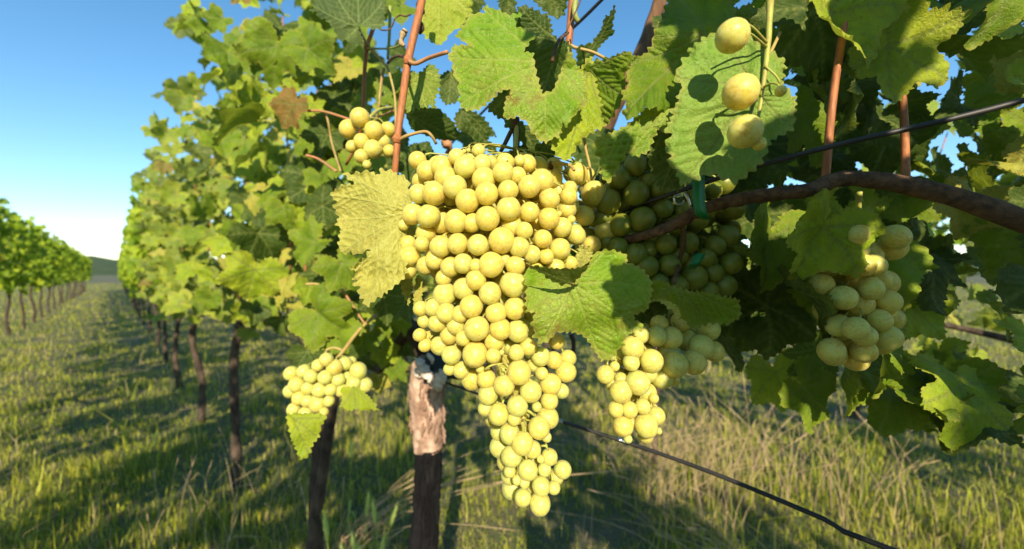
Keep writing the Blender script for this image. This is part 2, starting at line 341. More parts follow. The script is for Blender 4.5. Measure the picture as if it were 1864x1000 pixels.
def traced_leaf(parent, outline, J, tips, d, mat, tilt=(0, 0), curv=0.0, wave=0.004, quilt=0.0012, under=False, g=0.0011, teeth=(0.006, 0.0018), seed=0, sec=6, name='leaf', label=None, fold=None, petiole=None, pmat='petiole', rc=1):
    """a leaf whose outline was read off the photograph; stands at its own distance with its own tilt, curvature and relief"""
    jx, jy = J
    to = lambda p: ((p[0] - jx) * d / FPX, -(p[1] - jy) * d / FPX)
    V, F, vein, edge, ql, de, size = leaf_plane([to(p) for p in outline], (0, 0), [to(p) for p in tips], g, teeth, seed, sec, rc)
    sg = -1 if under else 1
    out = []; org = at(jx, jy, d)
    for i, (u, v) in enumerate(V):
        w = wave * noise.noise(Vector((u * 28, v * 28, seed * 3.7))) * 1.6 + wave * 0.55 * noise.noise(Vector((u * 75, v * 75, seed * 1.9))) * (0.4 + edge[i])
        w *= 1.45; dd = tilt[0] * u + tilt[1] * v + curv * (u * u + v * v) / 0.05 - w - sg * 1.5 * quilt * ql[i] * min(1, de[i] / 0.004)
        if fold: dd += fold(u, v)
        dd = max(-0.3 * d, dd)
        px = jx + u * FPX / d; py = jy - v * FPX / d
        out.append(at(px, py, d + dd) - org)
    if under: F = [(a, c, b) for a, b, c in F]
    me = mesh('leaf', out, F, True, mat); set_attr(me, vein=vein, edge=edge)
    o = link(name, me, parent, org)
    if label: o['label'] = label
    if petiole:
        pts = [at(*p) for p in petiole]
        tube('petiole', pts, [0.0014, 0.0011], M[pmat], o, 10, 7, loc=pts[0])
    return o

def std_outline(r):
    """five-lobed vine leaf, unit length from the petiole to the tip (+y)"""
    k = [(0, 1.0), (14, .86), (27, .63 + r.uniform(-.06, .1)), (40, .80), (54, .93), (68, .76), (80, .58 + r.uniform(-.06, .08)), (93, .70), (108, .78), (125, .66), (142, .60), (158, .46), (171, .22), (180, .09)]
    th = np.array([a for a, b in k] + [360 - a for a, b in k[-2:0:-1]]); rr = np.array([b * r.uniform(.94, 1.06) for a, b in k] + [b * r.uniform(.94, 1.06) for a, b in k[-2:0:-1]])
    a = np.radians(th); return [(math.sin(x) * y, math.cos(x) * y) for x, y in zip(a, rr)]
STD = []
def std_leaf(seed, g, R=0.062):
    r = np.random.default_rng(seed); o = [(x * R, y * R) for x, y in std_outline(r)]
    tips = [(math.sin(math.radians(a)) * l * R, math.cos(math.radians(a)) * l * R) for a, l in ((0, .97), (54, .88), (-54, .88), (112, .72), (-112, .72))]
    V, F, vein, edge, ql, de, size = leaf_plane(o, (0, 0), tips, g, (0.0075, 0.0034), seed, 4)
    cup = r.uniform(-.9, 1.3); fold_ = r.uniform(0.15, 0.75); droop = r.uniform(0.8, 5.0); out = []
    for i, (u, v) in enumerate(V):
        z = fold_ * abs(u) * 0.8 - cup * (u * u + v * v) * 3 + 0.010 * noise.noise(Vector((u * 30, v * 30, seed))) + 0.008 * noise.noise(Vector((u * 70, v * 70, seed + 9))) * (0.3 + edge[i]) + 0.0012 * ql[i]
        z -= droop * max(0, v) ** 2 * 1.6
        out.append((u, v, z))
    me = mesh('leaf', out, F, True, None); set_attr(me, vein=vein, edge=edge); return me
LEAF_HI = [std_leaf(100 + i, 0.0028) for i in range(7)]
LEAF_LO = [std_leaf(200 + i, 0.0085) for i in range(5)]
def with_mat(me, mat):
    c = me.copy(); c.materials.clear(); c.materials.append(mat); return c
PAL = {}
for nm in ('leaf', 'leaf_dark', 'leaf_lime', 'leaf_yellow', 'leaf_red', 'leaf_big'):
    PAL[nm, 1] = [with_mat(m, M[nm]) for m in LEAF_HI]; PAL[nm, 0] = [with_mat(m, M[nm]) for m in LEAF_LO]
def leaf_mtx(pos, n, tip, s):
    n = Vector(n).normalized(); tip = Vector(tip); y = (tip - n * tip.dot(n)).normalized(); x = y.cross(n)
    return Matrix.Translation(pos) @ Matrix(((x.x, y.x, n.x), (x.y, y.y, n.y), (x.z, y.z, n.z))).to_4x4() @ Matrix.Scale(s, 4)
def rand_pose(R, spread=0.7, face=None):
    f = Vector(face) if face else Vector((0.1, -1, 0.45))
    n = (f.normalized() + Vector((R.uniform(-1, 1), R.uniform(-1, 1), R.uniform(-1, 1))) * spread)
    tip = Vector((R.uniform(-.8, .8), R.uniform(-.3, .3), -1 + R.uniform(-.2, .7)))
    return n, tip
def pick(R, w=(('leaf', 4.5), ('leaf_dark', 2.0), ('leaf_lime', 4.2), ('leaf_yellow', .7), ('leaf_red', .12))):
    t_ = sum(b for a, b in w); x = R.uniform(0, t_)
    for a, b in w:
        x -= b
        if x <= 0: return a
    return w[0][0]
def put_leaf(parent, pos, n, tip, s=1.0, kind='leaf', hi=1, R=random):
    return link('leaf', R.choice(PAL[kind, hi]), parent, mtx=leaf_mtx(Vector(pos), n, tip, s))
LOV = [(np.array([v.co[:] for v in m.vertices]), np.array([p.vertices[:] for p in m.polygons])) for m in LEAF_LO]
def foliage(parent, base, leaves, mat, name='foliage'):
    """many small leaves of a far vine as one mesh"""
    Vs = []; Fs = []; b = 0
    for mt, k in leaves:
        v, f = LOV[k % len(LOV)]; A = np.array(mt); w = v @ A[:3, :3].T + A[:3, 3] - np.array(base)
        Vs.append(w); Fs.append(f + b); b += len(v)
    V = np.concatenate(Vs); F = np.concatenate(Fs)
    me = bpy.data.meshes.new(name); me.vertices.add(len(V)); me.vertices.foreach_set('co', V.ravel().astype(np.float32))
    me.loops.add(F.size); me.loops.foreach_set('vertex_index', F.ravel().astype(np.int32)); me.polygons.add(len(F)); me.polygons.foreach_set('loop_start', np.arange(0, F.size, 3, dtype=np.int32))
    me.materials.append(mat); me.update(calc_edges=True); me.validate()
    o = link(name, me, parent, base); o['kind'] = 'stuff'; return o

# ---------------------------------------------------------------- ground, hills, grass
G = 1200.0
gv = []; gf = []; xs = [-G, -60, -12] + [i * 0.5 for i in range(-12, 13)] + [12, 60, G]; ys = [-G, -60, -10] + [i * 0.5 for i in range(-8, 25)] + [20, 60, G]
for y in ys:
    for x in xs: gv.append((x, y, 0.02 * noise.noise(Vector((x * .7, y * .7, 0))) if abs(x) < 12 and abs(y) < 14 else 0))
nx = len(xs)
for j in range(len(ys) - 1):
    for i in range(nx - 1): gf.append((j * nx + i, j * nx + i + 1, (j + 1) * nx + i + 1, (j + 1) * nx + i))
props(link('ground', mesh('ground', gv, gf, True, M['ground'])), kind='structure')
hv = []; hf = []; NH = 90
for i in range(NH + 1):
    a = math.radians(20 + 140 * i / NH); h = 26 + 22 * noise.noise(Vector((i * .09, 0, 0))) + 6 * noise.noise(Vector((i * .5, 3, 0)))
    for rr, z in ((620, -1), (700, h * .55), (800, h)): hv.append((rr * math.cos(a), rr * math.sin(a), z))
for i in range(NH):
    for k in range(2): hf.append((i * 3 + k, i * 3 + k + 1, i * 3 + k + 4, i * 3 + k + 3))
props(link('hills', mesh('hills', hv, hf, True, M['hill'])), kind='structure')

def grass_mesh(name, n, ymin, ymax, hmin, hmax, wid, tint_lo, tint_hi, xr=1.45, power=2.0, clump=True, lean=0.5):
    u = rng.random(n); y = ymin * (ymax / ymin) ** u; x = rng.uniform(-xr, xr, n) * (y + .35)
    h = rng.uniform(hmin, hmax, n); dens = np.array([noise.noise(Vector((a * 2.2, b * 2.2, 3))) for a, b in zip(x, y)])
    h *= np.clip(1 + 1.3 * dens, .35, 2.2)
    w = wid * (0.6 + 0.35 * y) * rng.uniform(.6, 1.3, n); th = rng.uniform(0, 2 * PI, n)
    la = rng.normal(0, lean, n) ; lb = rng.normal(0, lean, n)
    B = np.stack([x, y, np.zeros(n)], 1); sd = np.stack([np.cos(th), np.sin(th), 0 * th], 1) * w[:, None] * .5
    L = np.stack([la, lb, np.ones(n)], 1); L /= np.linalg.norm(L, axis=1, keepdims=True)
    m1 = B + np.stack([0 * h, 0 * h, 1 + 0 * h], 1) * (h * .45)[:, None] + L * (h * .1)[:, None]; tp = m1 + L * (h * .6)[:, None] - np.stack([0 * h, 0 * h, np.hypot(la, lb) * h * .15], 1)
    V = np.stack([B - sd, B + sd, m1 - sd * .8, m1 + sd * .8, tp], 1).reshape(-1, 3)
    F = (np.array([[0, 1, 3], [0, 3, 2], [2, 3, 4]])[None] + (np.arange(n) * 5)[:, None, None]).reshape(-1, 3)
    me = bpy.data.meshes.new(name); me.vertices.add(len(V)); me.vertices.foreach_set('co', V.ravel().astype(np.float32))
    me.loops.add(F.size); me.loops.foreach_set('vertex_index', F.ravel().astype(np.int32)); me.polygons.add(len(F)); me.polygons.foreach_set('loop_start', np.arange(0, F.size, 3, dtype=np.int32))
    me.materials.append(M['grass']); me.update(calc_edges=True)
    tint = np.clip(rng.uniform(tint_lo, tint_hi, n) + 0.35 * np.array([noise.noise(Vector((a * 1.3, b * 1.3, 8))) for a, b in zip(x, y)]), 0, 1)
    set_attr(me, tint=np.repeat(tint, 5)); return me
props(link('grass', grass_mesh('grass', 210000, 0.9, 48, .022, .07, .0032, 0.0, 0.9, lean=.8)), 'short green and yellow grass with straw between the vine rows', 'grass', kind='stuff')
props(link('tall_grass', grass_mesh('tall_grass', 4500, 0.9, 16, .12, .28, .003, 0.1, 1.0, lean=.8)), 'taller straggling grass blades standing out of the turf', 'grass', kind='stuff')

# ---------------------------------------------------------------- rows of vines
RY0 = 0.6
def rowpt(c, x, off=0.0): return Vector((x + off * .7071, c - x + off * .7071, 0))
def canopy(R, base, n, ztop, zbot=0.82, half=0.5, thick=0.16):
    out = []
    for _ in range(n):
        a = R.uniform(-half, half); off = max(-1.6, min(1.6, R.gauss(0, 1))) * thick
        z = zbot + (ztop - zbot) * R.random() ** .85 + .08 * math.sin(a * 9 + base.x * 5)
        out.append(Vector((base.x - a * .7071 + off * .7071, base.y + a * .7071 + off * .7071, z)))
    return out
def vine(base, label, group, R, n_leaf, ztop, detail, tr=0.024, skip=None, zbot=.82):
    v = empty('grapevine', base, label, 'grapevine', group)
    j = lambda s: Vector((R.uniform(-s, s), R.uniform(-s, s), 0))
    tube('trunk', [base + Vector((0, 0, -.03)), base + j(.03) + Vector((0, 0, .3)), base + j(.04) + Vector((0, 0, .6)), base + j(.03) + Vector((0, 0, .82))], [tr * 1.3, tr, tr * .9, tr * 1.1], M['bark_dark'], v, 16, 10, .3, 30)
    for sg in (-1, 1): tube('arm', [base + Vector((0, 0, .80)), base + Vector((-.2 * sg, .2 * sg, .87)), base + Vector((-.36 * sg, .36 * sg, .86))], [.014, .010, .007], M['bark_dark'], v, 8, 7, .25, 40)
    for k in range(4 if detail else 3):
        a = (k - 1.5) * .22; b = base + Vector((-a * .7071, a * .7071, .86))
        tube('cane', [b, b + j(.05) + Vector((0, 0, .3)), b + j(.08) + Vector((0, 0, ztop - 1.0))], [.0045, .0035, .002], M['cane'], v, 8, 6)
    pts = canopy(R, base, n_leaf, ztop, zbot)
    if detail:
        for p in pts:
            if skip and skip(p): continue
            n, tip = rand_pose(R, .75); put_leaf(v, p, n, tip, R.uniform(.7, 1.15), pick(R), detail - 1, R)
    else:
        fl = []
        for p in pts: n, tip = rand_pose(R, .8); fl.append((leaf_mtx(p, n, tip, R.uniform(.9, 1.3)), R.randrange(5)))
        h = len(fl) * 2 // 3; foliage(v, base, fl[:h], M['leaf']); foliage(v, base, fl[h:], M['leaf_lime'])
    return v
R = random.Random(3)
# this row, receding to the left of the hero vine
SKY = [(765, 745, 30, 200), (700, 735, 20, 112), (783, 815, 88, 142), (812, 1300, -50, 330), (800, 840, 240, 290), (686, 718, 130, 170), (705, 725, 168, 200)]
def proj(p): return (CX + FPX * p.x / p.y, CY - FPX * (p.z - CAMZ) / p.y) if p.y > .05 else (9999, 9999)
def skip_sky(p):
    x, y = proj(p); m = 26 / max(p.y, .3)
    for a, b, c, d in SKY:
        if a - m < x < b + m and c - m < y < d + m: return True
    if 800 < x < 1330: return True
    if 690 < x and y > 470: return True
    return x > 560 and y > 640
LEFTX = [-.56, -1.35, -2.2, -3.1, -4.1, -5.2, -6.4, -7.8, -8.9, -10, -11.2, -12.4, -13.8, -15.3, -17, -19, -21, -23.5, -26, -29]
left_labels = ['grapevine with a slim dark leaning trunk left of the pale barked vine', 'grapevine with dense leafy canopy, second beyond the pale barked trunk', 'leafy grapevine third along the row beyond the pale barked trunk',
               'leafy grapevine fourth along the row beyond the pale barked trunk']
LV = []
for i, x in enumerate(LEFTX):
    b = rowpt(RY0, x); det = 2 if i < 1 else (1 if i < 4 else 0)
    lab = left_labels[i] if i < 4 else 'small distant grapevine far down the near row'
    v = vine(b, lab, 'grapevines further down the near row', R, [285, 290, 290, 280][i] if i < 4 else 330, 2.05, det, .02, skip_sky, .8 if i else .92); LV.append(v)
# row behind
for i in range(9):
    x = 2.7 - i * 0.95; b = rowpt(3.0, x)
    vine(b, ['grapevine in the row behind, beyond the thick end of the brown cane', 'grapevine in the row behind, its trunk standing in straw beyond the brown cane', 'grapevine in the row behind, showing right of the half shaded cluster', 'grapevine in the row behind, hidden by the shaded clusters'][i] if i < 4 else 'grapevine with leafy canopy and thin dark trunk in the row behind', 'grapevines in the row behind', R, 190, 1.7, 1 if i < 7 else 0, .022)
for c, n0, x0, lab, grp in ((5.4, 14, 5.5, 'grapevine in the second row behind, seen across the grass', 'grapevines in the second row behind'), (-1.8, 30, 1.6, 'grapevine in the row across the grass alley on the viewer side', 'grapevines in the row on the viewer side')):
    for i in range(n0):
        x = x0 - i * 1.0; top = 1.7; nl = 230
        if c < 0:
            x = ([2.6, 1.7, 1.0, .25] + [-.55 - k for k in range(40)])[i]; top = 2.45 if i < 3 else 1.4 if i == 3 else 1.78 if i == 4 else 1.98; nl = 380 if i in (1, 2) else 300  # vine heights shaped for the shade they cast on the ground
        vine(rowpt(c, x), lab, grp, R, nl, top, 0, .022)

# ---------------------------------------------------------------- hero vine: trunk, arms, canes
HB = at(770, 500, .76); HB.z = 0
HV = empty('grapevine', HB, 'grapevine with thick pale peeling trunk, shade-painted below, carrying the big sunlit cluster', 'grapevine', 'grapevines of the near row')
def tr_pts(l, d): return [at(x, y, d) for x, y in l]
P = [at(780, 818, .76), at(779, 780, .76), at(777, 740, .76), at(776, 700, .76), at(782, 672, .765), at(792, 660, .77)]
tube('trunk', P, [.0268, .0285, .0300, .0312, .0320, .020], M['bark'], HV, 60, 40, .16, 60)
tube('lower_trunk', [Vector((HB.x - .02, HB.y, -.03)), at(764, 1150, .76), at(770, 1000, .76), at(778, 900, .76), at(780.5, 813, .76)], [.032, .030, .0275, .0250, .0262], M['bark_shaded'], HV, 70, 36, .12, 50)['label'] = 'shade-painted lower part of the trunk'
# old wood of the head and the arm running up to the left
tube('head', [at(770, 700, .75), at(790, 672, .74), at(815, 668, .74), at(842, 684, .76)], [.012, .026, .024, .008], M['blue_dark'], HV, 20, 20, .22, 45)
tube('arm', [at(800, 675, .78), at(772, 630, .79), at(742, 592, .80), at(705, 545, .82), at(668, 520, .86)], [.026, .022, .019, .016, .010], M['bark_dark'], HV, 26, 16, .25, 40)
for (x, y, d, r_) in ((766, 662, .712, .008), (772, 674, .708, .0105), (781, 686, .706, .009), (801, 690, .705, .008), (797, 700, .706, .0085), (806, 682, .705, .006), (784, 652, .71, .004), (760, 680, .72, .006), (789, 697, .712, .006)):
    tube('bark_flake', [at(x - 5, y - 8, d + .004), at(x - 2, y - 2, d - .002), at(x + 3, y + 4, d), at(x + 2, y + 10, d + .006)], [r_ * .45, r_, r_ * .8, r_ * .4], M['cut'], HV, 12, 10, .7, 160)
R2 = random.Random(21)
for k in range(60):       # strips of peeling bark standing off the trunk
    y = R2.uniform(690, 805); sx = R2.choice((-1, 1, 0, 0)); x = 778 + sx * 27 + R2.uniform(-14, 14) * (sx == 0); dd = .76 - (.030 if sx == 0 else .008)
    tube('bark_strip', [at(x, y - 9, dd), at(x + sx * 3 + R2.uniform(-2, 2), y, dd - .003), at(x + sx * R2.uniform(0, 5), y + 8, dd - .001)], [.0008, .0026, .0010], M['bark'], HV, 6, 5, .6, 260)
for k in range(70):       # long fibres of the lower bark, coloured dark for shade
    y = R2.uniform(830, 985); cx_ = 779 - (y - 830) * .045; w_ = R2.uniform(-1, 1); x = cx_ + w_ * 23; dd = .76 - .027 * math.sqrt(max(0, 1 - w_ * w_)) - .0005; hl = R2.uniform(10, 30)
    tube('bark_fibre', [at(x + R2.uniform(-1, 1), y - hl, dd), at(x, y, dd - .0012), at(x - hl * .05 + R2.uniform(-2, 2), y + hl, dd)], [.0005, .0013, .0006], M['bark_shaded'], HV, 6, 4, .5, 200)
tube('arm', [at(745, 600, .80), at(700, 660, .84), at(690, 672, .86), at(668, 662, .88)], [.010, .012, .011, .008], M['bark_dark'], HV, 16, 10, .3, 50)
C = lambda l: [at(*p) for p in l]
def cane(l, r, mat='cane', name='cane', parent=None, n=18, rough=0.0): return tube(name, C(l), r, M[mat], parent or HV, n, 12, rough, 60)
cane([(775, -60, .36), (768, 0, .355), (757, 50, .35), (743, 110, .345), (733, 180, .34), (725, 240, .335), (720, 300, .335), (716, 345, .34)], [.0034, .0034, .0033, .0031, .0028, .0026], n=30)
for x, y, d in ((743, 111, .343), (723, 254, .334)): cane([(x + 1, y - 8, d), (x, y, d), (x - 1, y + 8, d)], [.003, .0046, .003], name='node', n=8)
cane([(683, 40, .52), (676, 62, .52), (668, 88, .52), (663, 140, .52), (660, 210, .52), (650, 262, .54), (630, 300, .56)], [.0026, .0026, .0025, .0024, .0018])
cane([(668, 78, .519), (668, 90, .518)], [.004, .004], name='node', n=4)
cane([(1044, -40, .36), (1041, 10, .36), (1037, 60, .36), (1034, 95, .36)], [.0036, .0034, .0033])
cane([(1052, -20, .35), (1047, 5, .35), (1046, 26, .35), (1052, 40, .352)], [.0022, .0026, .0022], 'petiole_green')
cane([(939, 215, .335), (940, 250, .335), (939, 275, .332), (934, 300, .33)], [.0031, .0030, .0028], 'cane_old')
cane([(903, 290, .335), (916, 268, .335), (930, 240, .336), (940, 225, .336)], [.0014, .0019, .0020], 'cane_old')
cane([(938, 275, .334), (925, 285, .334), (915, 295, .334)], [.0016, .0022], 'cane_old')
# petioles and tendrils
PT = [([(745, 112, .34), (757, 116, .335), (780, 106, .33), (814, 95, .31)], .0016, 'petiole_red'), ([(725, 258, .335), (735, 250, .33), (752, 244, .33), (775, 240, .33), (786, 248, .33), (794, 262, .335)], .0013, 'petiole'),
      ([(724, 262, .334), (722, 300, .336), (722, 330, .34)], .0014, 'petiole_green'), ([(652, 50, .45), (660, 66, .49), (672, 86, .515), (690, 106, .5), (705, 122, .49)], .0016, 'petiole'),
      ([(705, 122, .49), (712, 145, .47), (719, 180, .44), (721, 240, .40)], .0013, 'petiole'), ([(668, 88, .515), (690, 89, .5), (712, 88, .47), (735, 80, .42)], .0011, 'petiole_green'),
      ([(710, 12, .5), (709, 60, .5), (706, 108, .5)], .0019, 'petiole_green'), ([(706, 115, .48), (715, 106, .45), (728, 102, .40), (742, 108, .345)], .0015, 'cane_old'),
      ([(699, 125, .49), (694, 150, .49), (690, 190, .49), (685, 222, .5)], .0017, 'petiole'), ([(557, 202, .6), (578, 202, .6), (600, 206, .59), (637, 218, .58)], .0018, 'petiole_red'),
      ([(593, 205, .6), (598, 225, .6), (604, 260, .6), (620, 312, .52)], .0016, 'petiole'), ([(557, 283, .55), (580, 290, .55), (612, 312, .5)], .0017, 'petiole_red'), ([(660, 215, .55), (690, 212, .54), (716, 202, .5)], .0015, 'petiole_red'),
      ([(611, 511, .62), (630, 538, .62), (648, 566, .62), (664, 590, .62)], .0017, 'petiole_red'), ([(699, 568, .66), (682, 577, .64), (664, 591, .62), (645, 612, .60), (626, 638, .58), (614, 652, .57)], .0027, 'petiole'),
      ([(626, 640, .58), (612, 634, .58), (597, 636, .575), (588, 650, .57)], .0018, 'petiole'), ([(557, 518, .62), (570, 517, .62), (582, 518, .62)], .0020, 'petiole'),
      ([(1038, 83, .33), (1050, 88, .33), (1075, 94, .33), (1095, 103, .33), (1110, 112, .325)], .0013, 'petiole'), ([(1004, 298, .30), (1015, 296, .30), (1038, 302, .295), (1045, 310, .29)], .0012, 'petiole'),
      ([(1004, 296, .30), (1003, 306, .305), (1010, 325, .31), (1014, 344, .31)], .0016, 'cane_old'), ([(1063, 252, .31), (1067, 275, .305), (1073, 300, .30), (1077, 328, .295)], .0010, 'petiole'),
      ([(1077, 327, .295), (1083, 318, .293), (1087, 306, .292)], .0007, 'rachis'), ([(1057, -20, .32), (1057, 0, .32), (1030, 60, .31)], .0006, 'cane_old'),
      ([(696, 175, .5), (700, 168, .5), (690, 175, .5)], .001, 'petiole_green'), ([(748, 26, .42), (738, 30, .42), (728, 28, .42), (718, 36, .42), (713, 50, .42), (705, 55, .42), (693, 55, .42)], .0008, 'cane_old'),
      ([(1039, 608, .95), (1044, 622, .95), (1043, 640, .95), (1037, 655, .95)], .0055, 'bark_dark')]
for l, r_, m_ in PT: cane(l, [r_ * 1.15, r_, r_ * .95], m_, 'petiole' if r_ < .003 else 'shoot', n=16)
for (pts, m_) in (([(768, -20), (764, 10), (769, 22), (762, 34), (768, 50), (764, 62)], 'cane_old'), ([(738, 55), (732, 66), (730, 78), (736, 84)], 'dry')):
    tube('tendril', [at(x, y, .36) for x, y in pts], [.0022, .0030, .0018, .0026, .0014], M[m_], HV, 26, 7, .5, 160)
tube('dried_tendril', [at(806, 252, .5), at(812, 262, .49), at(818, 270, .49), at(812, 280, .49)], [.003, .006, .004, .002], M['petiole_red'], HV, 14, 8, .7, 200)

# ---------------------------------------------------------------- hero leaves
TL = lambda *a, **k: traced_leaf(HV, *a, **k)
A = [(813,105),(822,112),(824,125),(826,142),(836,147),(832,162),(838,172),(834,182),(840,197),(852,202),(872,200),(892,185),(907,170),(924,162),(930,164),(920,182),(917,200),(917,216),(930,217),(942,212),(957,221),(963,227),(965,240),(972,247),(976,248),(983,260),(987,256),(995,262),(1007,249),(1015,253),(1022,241),(1023,223),(1032,233),(1037,221),(1055,200),(1060,195),(1070,186),(1068,161),(1065,140),(1050,118),(1040,95),(1034,86),(1028,107),(1020,132),(1007,165),(987,170),(977,135),(970,96),(953,94),(967,73),(980,68),(982,62),(957,54),(939,48),(937,35),(953,26),(948,24),(922,27),(910,18),(895,16),(887,10),(880,11),(882,23),(860,25),(850,30),(850,42),(843,45),(837,45),(838,55),(827,65),(835,70),(845,78),(860,82),(845,82),(825,82),(820,95)]
TL(A, (1005, 112), [(813,105),(838,190),(880,14),(995,262),(1068,180),(925,218)], .285, M['leaf_big'], tilt=(-.10, .22), wave=.005, quilt=.0018, teeth=(.005, .0012), seed=1, sec=8, label='large sunlit leaf with net of dark veins above the cluster', petiole=[(1005,112,.285),(1016,76,.295),(1034,60,.35)], pmat='cane_old')
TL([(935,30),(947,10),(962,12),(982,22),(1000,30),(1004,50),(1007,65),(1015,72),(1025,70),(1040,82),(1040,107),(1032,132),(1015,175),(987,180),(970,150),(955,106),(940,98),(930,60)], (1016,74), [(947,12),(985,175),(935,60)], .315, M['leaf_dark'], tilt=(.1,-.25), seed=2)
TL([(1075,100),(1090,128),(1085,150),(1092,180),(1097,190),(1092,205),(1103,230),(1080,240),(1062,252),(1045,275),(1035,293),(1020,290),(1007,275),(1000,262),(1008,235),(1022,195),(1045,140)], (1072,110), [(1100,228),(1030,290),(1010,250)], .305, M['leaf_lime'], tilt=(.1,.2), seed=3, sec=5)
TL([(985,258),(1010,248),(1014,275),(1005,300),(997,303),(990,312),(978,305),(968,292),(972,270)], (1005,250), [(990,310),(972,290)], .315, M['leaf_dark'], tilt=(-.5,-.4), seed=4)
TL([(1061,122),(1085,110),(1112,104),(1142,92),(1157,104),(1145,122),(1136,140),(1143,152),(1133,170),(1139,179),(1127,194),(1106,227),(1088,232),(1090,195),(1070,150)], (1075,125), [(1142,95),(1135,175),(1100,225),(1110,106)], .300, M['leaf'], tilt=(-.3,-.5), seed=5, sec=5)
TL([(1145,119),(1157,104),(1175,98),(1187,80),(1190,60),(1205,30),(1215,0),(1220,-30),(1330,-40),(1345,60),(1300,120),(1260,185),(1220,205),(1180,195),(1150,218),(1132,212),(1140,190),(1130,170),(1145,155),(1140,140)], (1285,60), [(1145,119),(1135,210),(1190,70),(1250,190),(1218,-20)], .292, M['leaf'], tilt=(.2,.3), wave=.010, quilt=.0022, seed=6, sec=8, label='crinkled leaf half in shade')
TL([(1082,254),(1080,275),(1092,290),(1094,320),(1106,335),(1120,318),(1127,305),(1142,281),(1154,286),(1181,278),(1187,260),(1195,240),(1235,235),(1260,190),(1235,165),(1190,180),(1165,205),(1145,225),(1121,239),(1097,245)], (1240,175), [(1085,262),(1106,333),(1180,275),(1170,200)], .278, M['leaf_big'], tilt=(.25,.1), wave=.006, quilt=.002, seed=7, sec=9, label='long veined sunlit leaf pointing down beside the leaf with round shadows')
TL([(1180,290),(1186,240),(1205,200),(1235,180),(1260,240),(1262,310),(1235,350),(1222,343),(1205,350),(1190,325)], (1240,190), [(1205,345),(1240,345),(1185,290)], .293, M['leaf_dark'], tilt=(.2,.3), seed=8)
TL([(1307,58),(1277,69),(1272,77),(1253,87),(1256,98),(1241,110),(1239,120),(1226,137),(1232,149),(1244,161),(1230,176),(1236,185),(1221,200),(1223,212),(1209,236),(1221,245),(1208,269),(1220,281),(1215,299),(1229,308),(1239,338),(1262,330),(1277,323),(1295,317),(1340,335),(1385,300),(1405,255),(1445,235),(1450,180),(1425,155),(1430,110),(1380,80),(1355,52)], (1365,150), [(1230,140),(1240,335),(1307,62),(1440,230),(1385,298)], .25, M['leaf_pale'], tilt=(-.15,.15), curv=.01, wave=.004, seed=9, sec=7, label='broad pale green leaf with round grape shadows', petiole=[(1365,150,.25),(1390,120,.26),(1420,60,.28)])
D = [(954,495),(974,484),(989,488),(1000,500),(1020,512),(1043,516),(1056,500),(1069,481),(1078,463),(1101,454),(1120,457),(1135,461),(1143,469),(1140,478),(1161,484),(1175,495),(1184,507),(1188,527),(1184,550),(1177,566),(1156,572),(1154,583),(1162,584),(1170,590),(1170,604),(1154,599),(1147,610),(1135,617),(1135,631),(1124,635),(1123,645),(1109,655),(1094,657),(1087,645),(1069,619),(1060,610),(1041,605),(1016,605),(1007,610),(1002,619),(986,627),(977,619),(970,610),(974,601),(966,592),(974,569),(958,569),(956,543),(959,527),(954,509)]
dl = TL(D, (1043,516), [(1094,655),(986,625),(958,545),(1168,600),(1187,527),(1101,456),(974,488)], .270, M['leaf_big'], tilt=(.10,-.08), wave=.0045, quilt=.0018, teeth=(.0045,.0014), seed=10, sec=8, label='bright green leaf lying over the middle of the big cluster', petiole=[(1043,516,.268),(1050,505,.28),(1062,480,.30)])
traced_leaf(dl, [(960,486),(974,483),(989,487),(1016,489),(1048,489),(1066,483),(1078,468),(1066,492),(1052,507),(1043,517),(1022,519),(1000,510),(985,497)], (1043,516), [(965,487),(1016,490)], .258, M['leaf_dark'], tilt=(0,-1.2), wave=.002, teeth=(.005,.001), seed=11, name='folded_lobe')
traced_leaf(dl, [(1050,488),(1053,468),(1052,452),(1058,444),(1064,452),(1071,447),(1079,462),(1075,478),(1062,492)], (1055,492), [(1058,446),(1076,462)], .265, M['leaf_yellow'], tilt=(.4,-.5), wave=.003, under=True, teeth=(.003,.001), seed=12, name='curled_lobe')
E = [(621,314),(644,317),(649,314),(669,311),(680,314),(690,320),(691,308),(714,311),(731,320),(742,325),(745,342),(750,367),(762,384),(745,400),(736,406),(714,418),(697,434),(683,448),(666,457),(652,464),(638,460),(619,461),(621,451),(613,446),(619,434),(617,420),(624,418),(610,409),(617,398),(612,387),(606,377),(613,367),(600,355),(610,345),(627,336),(647,336),(638,328)]
TL(E, (748,386), [(621,316),(602,356),(620,460),(691,310),(612,400),(735,322)], .315, M['leaf_yellow'], tilt=(-.22,.05), wave=.005, quilt=.0016, under=True, teeth=(.006,.0016), seed=13, sec=7, label='yellowing leaf with rusty speckles, seen from its underside')
TL([(736,400),(750,400),(760,423),(746,446),(738,468),(742,490),(736,507),(722,518),(705,532),(683,546),(666,560),(661,546),(652,538),(654,524),(644,518),(649,511),(641,507),(649,496),(637,490),(649,479),(661,474),(669,462),(683,440),(697,425),(714,410)], (748,392), [(668,556),(642,500),(672,462),(715,520)], .325, M['leaf_yellow'], tilt=(.25,.5), wave=.008, quilt=.0022, under=True, teeth=(.006,.0018), seed=14, sec=6, label='crumpled lower half of the yellowing leaf hanging in folds')
TL([(728,510),(745,500),(752,505),(748,535),(745,558),(738,545),(732,535)], (744,500), [(745,556)], .33, M['leaf_yellow'], tilt=(.3,.2), teeth=(.004,.001), seed=15)
TL([(757,500),(768,505),(771,522),(767,548),(755,562),(752,545),(755,530)], (760,500), [(757,560)], .332, M['leaf_yellow'], tilt=(.3,.2), teeth=(.004,.001), seed=16)
